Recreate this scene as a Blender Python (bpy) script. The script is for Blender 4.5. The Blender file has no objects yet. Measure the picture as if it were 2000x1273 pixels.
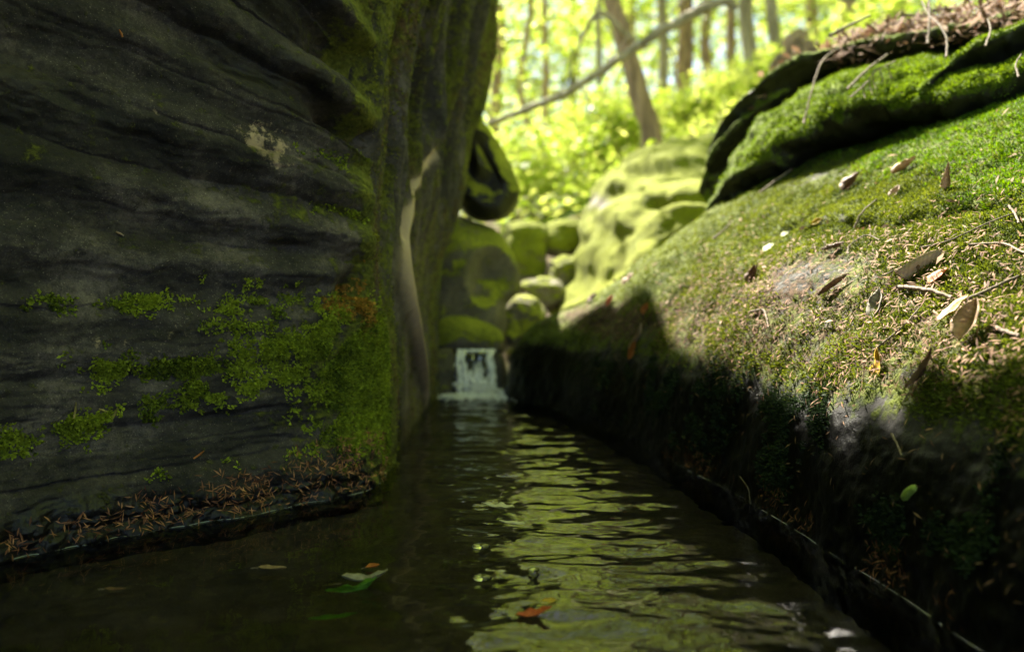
import bpy, math, random
import numpy as np
from mathutils import Vector, Matrix
from mathutils.bvhtree import BVHTree

random.seed(7)
rng = np.random.default_rng(11)
R = math.radians
scene = bpy.context.scene
col = scene.collection

# ------------------------------------------------------------------ camera
FPX, CX, CY, HORIZON, CAMZ = 1556.0, 1000.0, 636.5, 560.0, 0.36
PITCH = math.atan((CY - HORIZON) / FPX)
cam_d = bpy.data.cameras.new('camera')
cam_d.lens = 28.0
cam_d.sensor_width = 36.0
cam_d.clip_start = 0.02
cam_d.clip_end = 500.0
cam_d.dof.use_dof = True
cam_d.dof.focus_distance = 1.16
cam_d.dof.aperture_fstop = 2.3
cam = bpy.data.objects.new('camera', cam_d)
cam.location = (0, 0, CAMZ)
cam.rotation_euler = (math.pi / 2 - PITCH, 0, 0)
col.objects.link(cam)
scene.camera = cam

# ------------------------------------------------------------------ sky, sun, exposure
SUN_AZ, SUN_EL = R(-20), R(50)          # azimuth measured from the view direction to the right
world = bpy.data.worlds.new('World')
scene.world = world
world.use_nodes = True
wn = world.node_tree
for n in list(wn.nodes):
    wn.nodes.remove(n)
wo = wn.nodes.new('ShaderNodeOutputWorld')
bg = wn.nodes.new('ShaderNodeBackground')
sky = wn.nodes.new('ShaderNodeTexSky')
sky.sky_type = 'NISHITA'
sky.sun_disc = False
sky.sun_elevation = SUN_EL
sky.sun_rotation = SUN_AZ
bg.inputs['Strength'].default_value = 0.055
wn.links.new(sky.outputs[0], bg.inputs[0])
wn.links.new(bg.outputs[0], wo.inputs[0])

sun_d = bpy.data.lights.new('sun', 'SUN')
sun_d.energy = 5.0
sun_d.angle = R(0.9)
sun_d.color = (1.0, 0.93, 0.80)
sun = bpy.data.objects.new('sun', sun_d)
L = Vector((math.sin(SUN_AZ) * math.cos(SUN_EL), math.cos(SUN_AZ) * math.cos(SUN_EL), math.sin(SUN_EL)))
sun.rotation_euler = L.to_track_quat('Z', 'Y').to_euler()
sun.location = L * 30
col.objects.link(sun)

vs = scene.view_settings
vs.view_transform = 'Standard'
vs.look = 'None'
vs.exposure = 2.5
vs.gamma = 1.0
vs.use_curve_mapping = False
scene.render.engine = 'CYCLES'
scene.cycles.max_bounces = 10
scene.cycles.transparent_max_bounces = 12
scene.cycles.sample_clamp_indirect = 6.0
scene.cycles.use_denoising = True


# ------------------------------------------------------------------ helpers: numbers
def sstep(a, b, x):
    t = np.clip((x - a) / (b - a), 0, 1)
    return t * t * (3 - 2 * t)


def gauss(x, c, w):
    return np.exp(-((x - c) / w) ** 2)


def _hash(ix, iy, iz, seed):
    h = (ix.astype(np.uint32) * np.uint32(374761393) + iy.astype(np.uint32) * np.uint32(668265263)
         + iz.astype(np.uint32) * np.uint32(2147483647) + np.uint32(seed * 974711 % 4294967295))
    h = (h ^ (h >> np.uint32(13))) * np.uint32(1274126177)
    h = (h ^ (h >> np.uint32(15))) * np.uint32(2246822519)
    return h ^ (h >> np.uint32(16))


def pn(x, y, z=0.0, seed=0):
    """gradient noise, about -1..1, any array shape"""
    x, y, z = np.broadcast_arrays(np.asarray(x, np.float32), np.asarray(y, np.float32), np.asarray(z, np.float32))
    x0, y0, z0 = np.floor(x), np.floor(y), np.floor(z)
    fx, fy, fz = x - x0, y - y0, z - z0
    ix, iy, iz = x0.astype(np.int64), y0.astype(np.int64), z0.astype(np.int64)
    u, v, w = [f * f * f * (f * (f * 6 - 15) + 10) for f in (fx, fy, fz)]
    out = 0
    for dx in (0, 1):
        wx = u if dx else 1 - u
        for dy in (0, 1):
            wy = v if dy else 1 - v
            for dz in (0, 1):
                wz = w if dz else 1 - w
                h = _hash((ix + dx) & 0xffffffff, (iy + dy) & 0xffffffff, (iz + dz) & 0xffffffff, seed)
                gx = (h & np.uint32(1023)).astype(np.float32) / 511.5 - 1
                gy = ((h >> np.uint32(10)) & np.uint32(1023)).astype(np.float32) / 511.5 - 1
                gz = ((h >> np.uint32(20)) & np.uint32(1023)).astype(np.float32) / 511.5 - 1
                out = out + wx * wy * wz * (gx * (fx - dx) + gy * (fy - dy) + gz * (fz - dz))
    return out * 1.4


def fbm(x, y, z=0.0, octaves=4, seed=0, gain=0.5):
    a, s, t = 1.0, 0.0, 0.0
    for o in range(octaves):
        s = s + a * pn(x * 2 ** o, y * 2 ** o, z * 2 ** o, seed + o * 17)
        t += a
        a *= gain
    return s / t * 1.5


def W(px, py, Y):
    """point of the place seen at photo pixel (px, py) lying at distance Y along the gorge"""
    dx, dz = (px - CX) / FPX, -(py - CY) / FPX
    d = Vector((dx, math.cos(PITCH) + dz * math.sin(PITCH), -math.sin(PITCH) + dz * math.cos(PITCH)))
    t = Y / d.y
    return Vector((0, 0, CAMZ)) + d * t


def ray(px, py):
    dx, dz = (px - CX) / FPX, -(py - CY) / FPX
    return Vector((dx, math.cos(PITCH) + dz * math.sin(PITCH), -math.sin(PITCH) + dz * math.cos(PITCH))).normalized()


def hermite(P, k, t):
    """cubic through control points P (first axis) at knots k, evaluated at t"""
    P = np.asarray(P, float)
    k = np.asarray(k, float)
    m = np.empty_like(P)
    sh = (-1,) + (1,) * (P.ndim - 1)
    d = (P[1:] - P[:-1]) / (k[1:] - k[:-1]).reshape(sh)
    h = (k[1:] - k[:-1]).reshape(sh)
    m[0], m[-1] = d[0], d[-1]
    m[1:-1] = (d[:-1] * h[1:] + d[1:] * h[:-1]) / (h[1:] + h[:-1])
    i = np.clip(np.searchsorted(k, t, side='right') - 1, 0, len(k) - 2)
    hh = (k[i + 1] - k[i])
    u = ((t - k[i]) / hh).reshape(sh)
    hh = hh.reshape(sh)
    return ((2 * u ** 3 - 3 * u ** 2 + 1) * P[i] + (u ** 3 - 2 * u ** 2 + u) * hh * m[i]
            + (-2 * u ** 3 + 3 * u ** 2) * P[i + 1] + (u ** 3 - u ** 2) * hh * m[i + 1])


def samples(*segs):
    out = []
    for a, b, n in segs:
        out.append(np.linspace(a, b, n, endpoint=False))
    return np.append(np.concatenate(out), segs[-1][1])


def grid_normals(P, sign=1):
    n = np.cross(np.gradient(P, axis=0), np.gradient(P, axis=1)) * sign
    return n / np.maximum(np.linalg.norm(n, axis=2, keepdims=True), 1e-9)


# ------------------------------------------------------------------ helpers: meshes and objects
def mesh_np(name, verts, quads=None, tris=None, smooth=True):
    me = bpy.data.meshes.new(name)
    verts = np.asarray(verts, np.float32).reshape(-1, 3)
    me.vertices.add(len(verts))
    me.vertices.foreach_set('co', verts.ravel())
    li, ls, st = [], [], 0
    if quads is not None and len(quads):
        quads = np.asarray(quads, np.int32).reshape(-1, 4)
        li.append(quads.ravel())
        ls.append(np.arange(len(quads)) * 4)
        st = len(quads) * 4
    if tris is not None and len(tris):
        tris = np.asarray(tris, np.int32).reshape(-1, 3)
        li.append(tris.ravel())
        ls.append(st + np.arange(len(tris)) * 3)
    li = np.concatenate(li).astype(np.int32)
    ls = np.concatenate(ls).astype(np.int32)
    me.loops.add(len(li))
    me.loops.foreach_set('vertex_index', li)
    me.polygons.add(len(ls))
    me.polygons.foreach_set('loop_start', ls)
    me.update(calc_edges=True)
    me.validate()
    if smooth:
        me.polygons.foreach_set('use_smooth', np.ones(len(me.polygons), bool))
    return me


def attr(me, name, vals):
    a = me.attributes.new(name, 'FLOAT', 'POINT')
    a.data.foreach_set('value', np.asarray(vals, np.float32).ravel())


def cattr(me, vals):
    a = me.color_attributes.new('tint', 'FLOAT_COLOR', 'POINT')
    v = np.ones((len(me.vertices), 4), np.float32)
    v[:, :3] = np.asarray(vals, np.float32).reshape(-1, 3)
    a.data.foreach_set('color', v.ravel())


def grid_quads(nu, nv, flip=False, close_u=False, close_v=False, base=0):
    iu = np.arange(nu if close_u else nu - 1)
    iv = np.arange(nv if close_v else nv - 1)
    U, V = np.meshgrid(iu, iv, indexing='ij')
    a = U * nv + V
    b = ((U + 1) % nu) * nv + V
    c = ((U + 1) % nu) * nv + (V + 1) % nv
    d = U * nv + (V + 1) % nv
    q = np.stack([a, d, c, b] if flip else [a, b, c, d], -1).reshape(-1, 4)
    return q + base


def obj(name, me, mat=None, parent=None):
    o = bpy.data.objects.new(name, me)
    col.objects.link(o)
    if parent is not None:
        o.parent = parent
    if mat is not None and me is not None and not me.materials:
        me.materials.append(mat)
    return o


def tag(o, label=None, cat=None, group=None, kind=None):
    if label:
        o['label'] = label
    if cat:
        o['category'] = cat
    if group:
        o['group'] = group
    if kind:
        o['kind'] = kind
    return o


def empty(name, loc, label, cat, group=None):
    o = bpy.data.objects.new(name, None)
    o.empty_display_size = 0.05
    o.location = loc
    col.objects.link(o)
    return tag(o, label, cat, group)


class MB:
    """collects pieces, then links them as ONE mesh"""
    def __init__(self):
        self.v, self.q, self.t, self.c, self.n = [], [], [], [], 0

    def add(self, v, q=None, t=None, c=None):
        v = np.asarray(v, np.float32).reshape(-1, 3)
        if q is not None and len(q):
            self.q.append(np.asarray(q).reshape(-1, 4) + self.n)
        if t is not None and len(t):
            self.t.append(np.asarray(t).reshape(-1, 3) + self.n)
        self.v.append(v)
        if c is not None:
            self.c.append(np.broadcast_to(np.asarray(c, np.float32), v.shape))
        self.n += len(v)

    def mesh(self, name, smooth=True):
        me = mesh_np(name, np.concatenate(self.v), np.concatenate(self.q) if self.q else None,
                     np.concatenate(self.t) if self.t else None, smooth)
        if self.c:
            cattr(me, np.concatenate(self.c))
        return me


def quads_out(P, N, close_u=False):
    """grid faces wound so that they look along the outward normals N"""
    nu, nv = P.shape[:2]
    g = np.cross(P[1:, :-1] - P[:-1, :-1], P[:-1, 1:] - P[:-1, :-1])
    return grid_quads(nu, nv, flip=bool((g * N[:-1, :-1]).sum() < 0), close_u=close_u)


def tube_geo(pts, rad, sides=8, rough=0.0, seed=0):
    P = np.asarray([tuple(p) for p in pts], float)
    n = len(P)
    rad = np.broadcast_to(np.asarray(rad, float), (n,))
    T = np.gradient(P, axis=0)
    T /= np.maximum(np.linalg.norm(T, axis=1, keepdims=True), 1e-9)
    ref = np.array([0, 0, 1.0]) if abs(T[0][2]) < 0.9 else np.array([1.0, 0, 0])
    verts = np.empty((n, sides, 3))
    a = np.arange(sides) / sides * 2 * np.pi
    u = np.cross(T[0], ref)
    u /= np.linalg.norm(u)
    for i in range(n):
        u = u - T[i] * u.dot(T[i])
        u /= max(np.linalg.norm(u), 1e-9)
        w = np.cross(T[i], u)
        r = np.full(sides, rad[i])
        if rough:
            r = r * (1 + rough * pn(np.cos(a) * 1.3 + i * 0.37, np.sin(a) * 1.3, i * 0.21, seed))
        verts[i] = P[i] + np.outer(np.cos(a) * r, u) + np.outer(np.sin(a) * r, w)
    v = verts.reshape(-1, 3)
    q = grid_quads(n, sides, close_v=True)
    c0, c1 = len(v), len(v) + 1
    v = np.vstack([v, P[0], P[-1]])
    t = []
    for j in range(sides):
        k = (j + 1) % sides
        t.append((c0, k, j))
        t.append((c1, (n - 1) * sides + j, (n - 1) * sides + k))
    return v, q, np.array(t)


def smooth_path(pts, n):
    P = np.asarray([tuple(p) for p in pts], float)
    k = np.concatenate([[0], np.cumsum(np.maximum(np.linalg.norm(P[1:] - P[:-1], axis=1), 1e-6))])
    return hermite(P, k, np.linspace(0, k[-1], n))


# ------------------------------------------------------------------ helpers: materials
class NT:
    def __init__(self, name):
        self.m = bpy.data.materials.new(name)
        self.m.use_nodes = True
        self.t = self.m.node_tree
        self.b = self.t.nodes.get('Principled BSDF')
        self.out = self.t.nodes.get('Material Output')
        tc = self.t.nodes.new('ShaderNodeTexCoord')
        self.obj = tc.outputs['Object']

    def n(self, kind, **kw):
        nd = self.t.nodes.new(kind)
        for k, v in kw.items():
            setattr(nd, k, v)
        return nd

    def l(self, a, b):
        self.t.links.new(a, b)

    def noise(self, scale, detail=4, rough=0.55, vec=None, dist=0.0):
        nd = self.n('ShaderNodeTexNoise')
        nd.inputs['Scale'].default_value = scale
        nd.inputs['Detail'].default_value = detail
        nd.inputs['Roughness'].default_value = rough
        nd.inputs['Distortion'].default_value = dist
        self.l(vec or self.obj, nd.inputs['Vector'])
        return nd.outputs['Fac']

    def mapping(self, scale):
        nd = self.n('ShaderNodeMapping')
        nd.inputs['Scale'].default_value = scale
        self.l(self.obj, nd.inputs['Vector'])
        return nd.outputs[0]

    def ramp(self, fac, *stops):
        nd = self.n('ShaderNodeValToRGB')
        cr = nd.color_ramp
        while len(cr.elements) < len(stops):
            cr.elements.new(0.5)
        for e, (p, c) in zip(cr.elements, stops):
            e.position = p
            e.color = (*c, 1) if len(c) == 3 else c
        self.l(fac, nd.inputs[0])
        return nd.outputs[0]

    def rng(self, v, a, b, c=0.0, d=1.0):
        nd = self.n('ShaderNodeMapRange')
        nd.interpolation_type = 'SMOOTHSTEP'
        self.l(v, nd.inputs[0])
        for i, x in enumerate((a, b, c, d)):
            nd.inputs[i + 1].default_value = x
        return nd.outputs[0]

    def math(self, op, a, b):
        nd = self.n('ShaderNodeMath', operation=op)
        for i, x in enumerate((a, b)):
            if isinstance(x, (int, float)):
                nd.inputs[i].default_value = x
            else:
                self.l(x, nd.inputs[i])
        return nd.outputs[0]

    def mix(self, fac, a, b):
        nd = self.n('ShaderNodeMix', data_type='RGBA')
        for s, x in ((nd.inputs[0], fac), (nd.inputs[6], a), (nd.inputs[7], b)):
            if isinstance(x, (int, float)):
                s.default_value = x
            elif isinstance(x, tuple):
                s.default_value = (*x, 1)
            else:
                self.l(x, s)
        return nd.outputs[2]

    def at(self, name):
        nd = self.n('ShaderNodeAttribute')
        nd.attribute_name = name
        return nd

    def bump(self, h, strength, dist, prev=None):
        nd = self.n('ShaderNodeBump')
        nd.inputs['Strength'].default_value = strength
        nd.inputs['Distance'].default_value = dist
        self.l(h, nd.inputs['Height'])
        if prev is not None:
            self.l(prev, nd.inputs['Normal'])
        return nd.outputs[0]


def rock_material(name, dark, mid, light, moss_dark, moss_light, pale=(0.62, 0.46, 0.31), sc=1.0):
    k = NT(name)
    big = k.noise(9 * sc, 6, 0.6)
    fine = k.noise(95 * sc, 5, 0.7)
    grain = k.noise(420 * sc, 2, 0.6)
    v = k.math('ADD', k.math('MULTIPLY', big, 0.55), k.math('ADD', k.math('MULTIPLY', fine, 0.3), k.math('MULTIPLY', grain, 0.2)))
    c = k.ramp(v, (0.36, dark), (0.52, mid), (0.68, light))
    sp = k.rng(grain, 0.66, 0.74)
    c = k.mix(k.math('MULTIPLY', sp, 0.5), c, tuple(min(1, x * 3) for x in light))
    ln = k.noise(30 * sc, 6, 0.7)
    lich = k.rng(k.math('ADD', k.at('pale').outputs['Fac'], k.math('MULTIPLY', k.math('SUBTRACT', ln, 0.5), 2.2)), 0.42, 0.66)
    c = k.mix(lich, c, k.mix(fine, tuple(x * 0.55 for x in pale), pale))
    wet = k.at('wet').outputs['Fac']  # wet stone and stains, also shade painted on bank, ledges and boulder
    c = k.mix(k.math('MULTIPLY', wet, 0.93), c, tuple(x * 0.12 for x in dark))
    mn = k.noise(38 * sc, 7, 0.72)
    mf = k.rng(k.math('ADD', k.at('moss').outputs['Fac'], k.math('MULTIPLY', k.math('SUBTRACT', mn, 0.5), 1.9)), 0.36, 0.66)
    mt = k.noise(150 * sc, 4, 0.65)
    mb = k.noise(16 * sc, 3, 0.5)
    mc = k.ramp(k.math('ADD', k.math('MULTIPLY', mt, 0.6), k.math('MULTIPLY', mb, 0.4)),
                (0.33, moss_dark), (0.5, tuple((a + b) / 2 for a, b in zip(moss_dark, moss_light))), (0.66, moss_light))
    dry = k.rng(k.math('ADD', k.at('dry').outputs['Fac'], k.math('MULTIPLY', k.math('SUBTRACT', k.noise(60 * sc, 5, 0.7), 0.5), 1.4)), 0.35, 0.75)
    mc = k.mix(dry, mc, k.ramp(mt, (0.35, (0.035, 0.02, 0.010)), (0.65, (0.14, 0.085, 0.045))))
    c = k.mix(mf, c, mc)
    bare = k.at('bare').outputs['Fac']
    c = k.mix(bare, c, k.mix(k.noise(1.0, 5, 0.6, k.mapping((60 * sc, 60 * sc, 9 * sc))), tuple(x * .55 for x in pale), pale))
    k.l(c, k.b.inputs['Base Color'])
    rr = k.rng(wet, 0.55, 1.0, 0.85, 0.42)
    rr = k.math('MAXIMUM', rr, k.math('MULTIPLY', mf, 0.95))
    k.l(rr, k.b.inputs['Roughness'])
    k.b.inputs['Specular IOR Level'].default_value = 0.35
    h1 = k.math('ADD', k.math('MULTIPLY', fine, 0.7), k.math('MULTIPLY', grain, 0.3))
    nb = k.bump(h1, 0.55, 0.004 / sc)
    nb = k.bump(k.math('MULTIPLY', mt, mf), 0.9, 0.006 / sc, nb)
    k.l(nb, k.b.inputs['Normal'])
    return k.m


def leaf_material(name, trans=0.55, rough=0.5, fixed=None):
    """leaf with its own colour per leaf (mesh attribute) and light passing through"""
    k = NT(name)
    if fixed:
        nz = k.noise(60, 4)
        c = k.mix(nz, tuple(x * 0.6 for x in fixed), fixed)
    else:
        c = k.at('tint').outputs['Color']
    k.l(c, k.b.inputs['Base Color'])
    k.b.inputs['Roughness'].default_value = rough
    k.b.inputs['Specular IOR Level'].default_value = 0.3
    if trans > 0:
        tr = k.n('ShaderNodeBsdfTranslucent')
        hs = k.n('ShaderNodeHueSaturation')
        hs.inputs['Value'].default_value = 1.25
        hs.inputs['Saturation'].default_value = 1.05
        hs.inputs['Hue'].default_value = 0.49
        k.l(c, hs.inputs['Color'])
        k.l(hs.outputs[0], tr.inputs['Color'])
        mx = k.n('ShaderNodeMixShader')
        mx.inputs[0].default_value = trans
        k.l(k.b.outputs[0], mx.inputs[1])
        k.l(tr.outputs[0], mx.inputs[2])
        k.l(mx.outputs[0], k.out.inputs[0])
    return k.m


def bark_material(name, dark, light, sc=1.0, moss=0.0):
    k = NT(name)
    v = k.mapping((14 * sc, 14 * sc, 2.2 * sc))
    a = k.noise(1.6, 6, 0.65, v, 0.6)
    b = k.noise(40 * sc, 4, 0.6)
    c = k.ramp(a, (0.36, dark), (0.62, light))
    c = k.mix(k.math('MULTIPLY', b, 0.35), c, tuple(x * 0.5 for x in light))
    if moss:
        mf = k.rng(k.noise(3.0 * sc, 5, 0.6), 0.62 - moss * 0.2, 0.75 - moss * 0.2)
        c = k.mix(mf, c, (0.10, 0.13, 0.03))
    k.l(c, k.b.inputs['Base Color'])
    k.b.inputs['Roughness'].default_value = 0.85
    k.l(k.bump(a, 0.8, 0.012 / sc), k.b.inputs['Normal'])
    return k.m


def plain_material(name, c, rough=0.7, sc=80, var=0.5):
    k = NT(name)
    nz = k.noise(sc, 5, 0.65)
    k.l(k.mix(nz, tuple(x * (1 - var) for x in c), tuple(min(1, x * (1 + var * 0.6)) for x in c)), k.b.inputs['Base Color'])
    k.b.inputs['Roughness'].default_value = rough
    k.l(k.bump(nz, 0.4, 0.002), k.b.inputs['Normal'])
    return k.m


M = {}
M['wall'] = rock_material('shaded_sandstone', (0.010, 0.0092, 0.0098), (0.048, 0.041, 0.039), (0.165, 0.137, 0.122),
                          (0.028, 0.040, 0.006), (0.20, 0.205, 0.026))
M['bank'] = rock_material('bank_stone', (0.022, 0.021, 0.02), (0.066, 0.062, 0.056), (0.145, 0.135, 0.12),
                          (0.03, 0.048, 0.006), (0.15, 0.18, 0.018))
M['ledge'] = rock_material('ledge_stone', (0.03, 0.03, 0.025), (0.09, 0.085, 0.07), (0.2, 0.19, 0.16),
                           (0.04, 0.065, 0.007), (0.19, 0.25, 0.020))
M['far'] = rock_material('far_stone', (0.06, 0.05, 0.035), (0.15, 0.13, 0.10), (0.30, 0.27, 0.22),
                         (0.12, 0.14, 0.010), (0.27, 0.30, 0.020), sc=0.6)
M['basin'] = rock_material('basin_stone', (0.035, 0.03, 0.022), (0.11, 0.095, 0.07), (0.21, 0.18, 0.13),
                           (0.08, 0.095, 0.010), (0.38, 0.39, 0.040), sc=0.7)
M['bed'] = rock_material('stream_bed_stone', (0.022, 0.016, 0.014), (0.055, 0.040, 0.034), (0.10, 0.074, 0.062),
                         (0.02, 0.03, 0.006), (0.05, 0.07, 0.012))
M['moss'] = leaf_material('moss_shoots', 0.35, 0.7)
M['litter'] = leaf_material('dry_needles', 0.15, 0.75)
M['leaf'] = leaf_material('green_leaves', 0.6, 0.45)
M['bark'] = bark_material('brown_bark', (0.14, 0.092, 0.062), (0.46, 0.32, 0.23))
M['pale_bark'] = bark_material('pale_bark', (0.17, 0.135, 0.10), (0.46, 0.39, 0.31))
M['grey_bark'] = bark_material('grey_bark', (0.06, 0.05, 0.035), (0.20, 0.16, 0.115), moss=0.6)
M['twig'] = bark_material('twig_bark', (0.06, 0.045, 0.035), (0.26, 0.20, 0.15), sc=6)
M['pale_twig'] = bark_material('pale_twig_bark', (0.12, 0.09, 0.07), (0.34, 0.26, 0.20), sc=6)

# water
k = NT('stream_water_surface')
k.b.inputs['Base Color'].default_value = (0.55, 0.58, 0.48, 1)
k.b.inputs['Roughness'].default_value = 0.0
k.b.inputs['IOR'].default_value = 1.333
k.b.inputs['Transmission Weight'].default_value = 1.0
M['water'] = k.m
k = NT('white_water')
k.b.inputs['Base Color'].default_value = (0.90, 0.89, 0.86, 1)
k.b.inputs['Roughness'].default_value = 0.10
k.b.inputs['Transmission Weight'].default_value = 0.0
k.b.inputs['IOR'].default_value = 1.33
M['foam'] = k.m


# ------------------------------------------------------------------ surfaces one can drop things on
SURF = {}


def surface_bvh(name, P, stride=2):
    Q = P[::stride, ::stride]
    nu, nv = Q.shape[:2]
    SURF[name] = BVHTree.FromPolygons(Q.reshape(-1, 3).tolist(), grid_quads(nu, nv).tolist())


def hit(px, py, *names):
    d = ray(px, py)
    best = None
    for nm in names:
        r = SURF[nm].ray_cast(Vector((0, 0, CAMZ)), d)
        if r[0] is not None and (best is None or r[3] < best[2]):
            nn = r[1] if r[1].dot(d) < 0 else -r[1]
            best = (r[0], nn, r[3])
    return best


def loft_grid(ctrl, ku, kv, u, v):
    G = hermite(np.asarray(ctrl, float), ku, u)
    return hermite(G.transpose(1, 0, 2), kv, v).transpose(1, 0, 2)


# ================================================================== LEFT ROCK WALL
plan = np.array([(-.55, -1.3), (-.85, -.5), (-.98, .2), (-.90, .75), (-.67, 1.05), (-.45, 1.245), (-.30, 1.385),
                 (-.255, 1.455), (-.250, 1.55), (-.262, 1.75), (-.262, 2.1), (-.262, 2.4), (-.25, 2.64),
                 (-.38, 2.95), (-.75, 3.3), (-1.8, 3.9)])
lev = np.array([-.35, 0, .15, .36, .60, .84, 1.2, 1.7, 1.85, 1.9])
lean = {  # shift towards the stream by level, per station
    2: (0, 0, 0, 0, 0, 0, .03, .1), 3: (0, 0, 0, 0, 0, 0, .04, .12),
    4: (0, 0, -.005, -.008, 0, .01, .03, .12), 5: (0, 0, -.005, -.005, .002, .015, .04, .14), 6: (0, 0, 0, -.003, .003, .008, .06, .26),
    7: (0, 0, 0, -.004, -.002, .0, .07, .29), 8: (.01, .006, .012, -.004, -.004, .012, .11, .29), 9: (0, 0, .006, .008, .016, .028, .13, .275),
    10: (0, 0, 0, .005, .032, .052, .125, .21), 11: (0, 0, 0, .005, .050, .088, .165, .09), 12: (-.02, 0, .0, .0, .035, .075, .155, .04),
    13: (0, 0, 0, 0, .03, .06, .27, .125), 14: (0, 0, 0, 0, 0, .12, .46, .51)}
ctrl = np.zeros((len(plan), len(lev), 3))
for i, (x, y) in enumerate(plan):
    ln = lean.get(i, (0,) * 8)
    for j, z in enumerate(lev):
        if j < 8:
            ctrl[i, j] = (x + ln[j], y, z)
        else:
            ctrl[i, j] = (x + ln[7] - (.35 if j == 8 else 1.6), y + (0.03 if j == 8 else .1), z)
seg = np.linalg.norm(plan[1:] - plan[:-1], axis=1)
ku = np.concatenate([[0], np.cumsum(seg)])
ku -= ku[7]                       # 0 at the corner; negative to the left, positive along the side
u = samples((ku[0], ku[3], 40), (ku[3], ku[4], 60), (ku[4], .03, 430), (.03, ku[12], 360), (ku[12], ku[13], 40), (ku[13], ku[15], 20))
v = samples((-.35, -.02, 24), (-.02, .92, 520), (.92, 1.25, 90), (1.25, 1.7, 60), (1.7, 1.9, 20))
P = loft_grid(ctrl, ku, lev, u, v)
N = grid_normals(P, 1)
if N[300, 200].dot(np.array((0.66, -0.75, 0))) < 0:
    N = -N
SS, ZZ = np.meshgrid(-u, v, indexing='ij')     # SS: metres left of the corner
face = sstep(-.045, .02, SS)                   # 1 on the face towards the camera, 0 on the fluted side
Sp = np.clip(SS, 0, 2)
bed = np.where(ZZ > .3, (ZZ + .27 * Sp) / (1 + .9 * Sp), ZZ)
bed = bed + .012 * fbm(Sp * 4, ZZ * 5, 0, 3, 3) + .004 * fbm(Sp * 22, ZZ * 22, 0, 3, 5)
edges = np.array([-.4, -.2, -.06, .02, .092, .155, .232, .324, .40, .479, .535, .585, .645, .705, .775, .86, .93, 1.02, 1.12, 1.25, 1.4, 1.6, 1.9])
off = np.array([0, 0, .0, .010, -.006, .004, .008, -.010, .004, .010, .002, -.008, .008, -.010, .006, -.006, .012, -.008, .01, -.01, .0, .0])
ib = np.clip(np.searchsorted(edges, bed) - 1, 0, len(edges) - 2)
fr = (bed - edges[ib]) / (edges[ib + 1] - edges[ib])
round_ = np.clip(4 * fr * (1 - fr), 0, 1) ** 0.55
crack_on = .35 + .65 * sstep(-.25, .3, fbm(Sp * 3.5, ib * 7.3, 1.5, 3, 9))
offs = off[ib] * sstep(0, .18, fr) * sstep(1, .82, fr)
D = face * (.0085 * (round_ - 1) * crack_on + offs * .45)
# undercut notches where beds break off at the corner
tip = sstep(.24, .03, Sp)
for lo, hi, dep, reach in ((.328, .425, .055, .10), (.588, .655, .085, .20), (.705, .800, .10, .26), (.86, .92, .06, .30)):
    w = sstep(lo, lo + .006, bed) * sstep(hi, lo + .03, bed)
    D -= face * dep * w * sstep(reach, .02, Sp)
D += face * .016 * fbm(Sp * 3.2, ZZ * 3.6, 0, 3, 21)
D += face * .010 * np.sin(bed * 2 * np.pi / .072 + 1.2 * fbm(Sp * 3, bed * 4, 0, 2, 22)) * sstep(.28, .40, ZZ)
D += face * .0038 * fbm(Sp * 11 + ZZ * 6, ZZ * 22, 0, 4, 23)
D += face * (.0026 * fbm(Sp * 40, ZZ * 55, 0, 4, 25) + .0022 * (1 - np.abs(fbm(Sp * 7, bed * 34, 0, 3, 28)) * 3).clip(0, 1) * -1)
lam = fbm(Sp * 2.5, bed * 60, 0, 3, 27)
D -= face * .0018 * sstep(.25, .6, lam)
for cs, cz, cw, chh, cdep in ((.33, .62, .05, .012, .02), (.18, .41, .03, .008, .012), (.52, .52, .05, .010, .015), (.40, .44, .02, .006, .010), (.25, .16, .06, .006, .008)):
    D -= face * cdep * gauss(Sp + .4 * (ZZ - cz), cs, cw) * gauss(bed, cz, chh)
# foot of the wall spreads towards the water
D += face * (.034 * sstep(.15, -.03, ZZ) * (.8 + .5 * fbm(Sp * 9, ZZ * 9, 0, 3, 31)) + .012 * sstep(.10, .02, ZZ) * fbm(Sp * 26, ZZ * 30, 0, 4, 33))
# fluted side
q = np.clip(-SS, 0, 3)
warp = .030 * fbm(q * 3, ZZ * 3, 0, 3, 41)
fl = fbm((q + warp) * 11, ZZ * 1.5, 2.2, 3, 43)
ridge = 1 - np.abs(fbm((q + warp * 1.4) * 8, ZZ * 1.1, 5.1, 3, 47)) * 2
high = sstep(.30, .80, ZZ)
side = (1 - face)
D += side * ((.010 + .026 * high) * fl + .010 * high * fbm((q + warp) * 26, ZZ * 2.2, 0, 3, 53) + (.009 + .032 * high) * ridge * sstep(.0, .25, q) + .005 * fbm(q * 30, ZZ * 9, 0, 4, 51) + .0025 * fbm(q * 90, ZZ * 60, 0, 3, 52))
for qc, wd, dep, z0, z1 in ((.235, .022, .09, .66, .78), (.40, .020, .07, .40, .55), (.50, .025, .06, .70, .85), (.72, .035, .08, .62, .80), (.98, .03, .07, .80, .95), (.13, .018, .05, .50, .62), (.30, .02, .06, .36, .5), (.62, .022, .06, .42, .6), (.86, .03, .06, .5, .7)):
    D -= side * dep * 1.7 * gauss(q + warp * .6 + .05 * (ZZ - .8), qc, wd) * sstep(z0, z1, ZZ)
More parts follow.
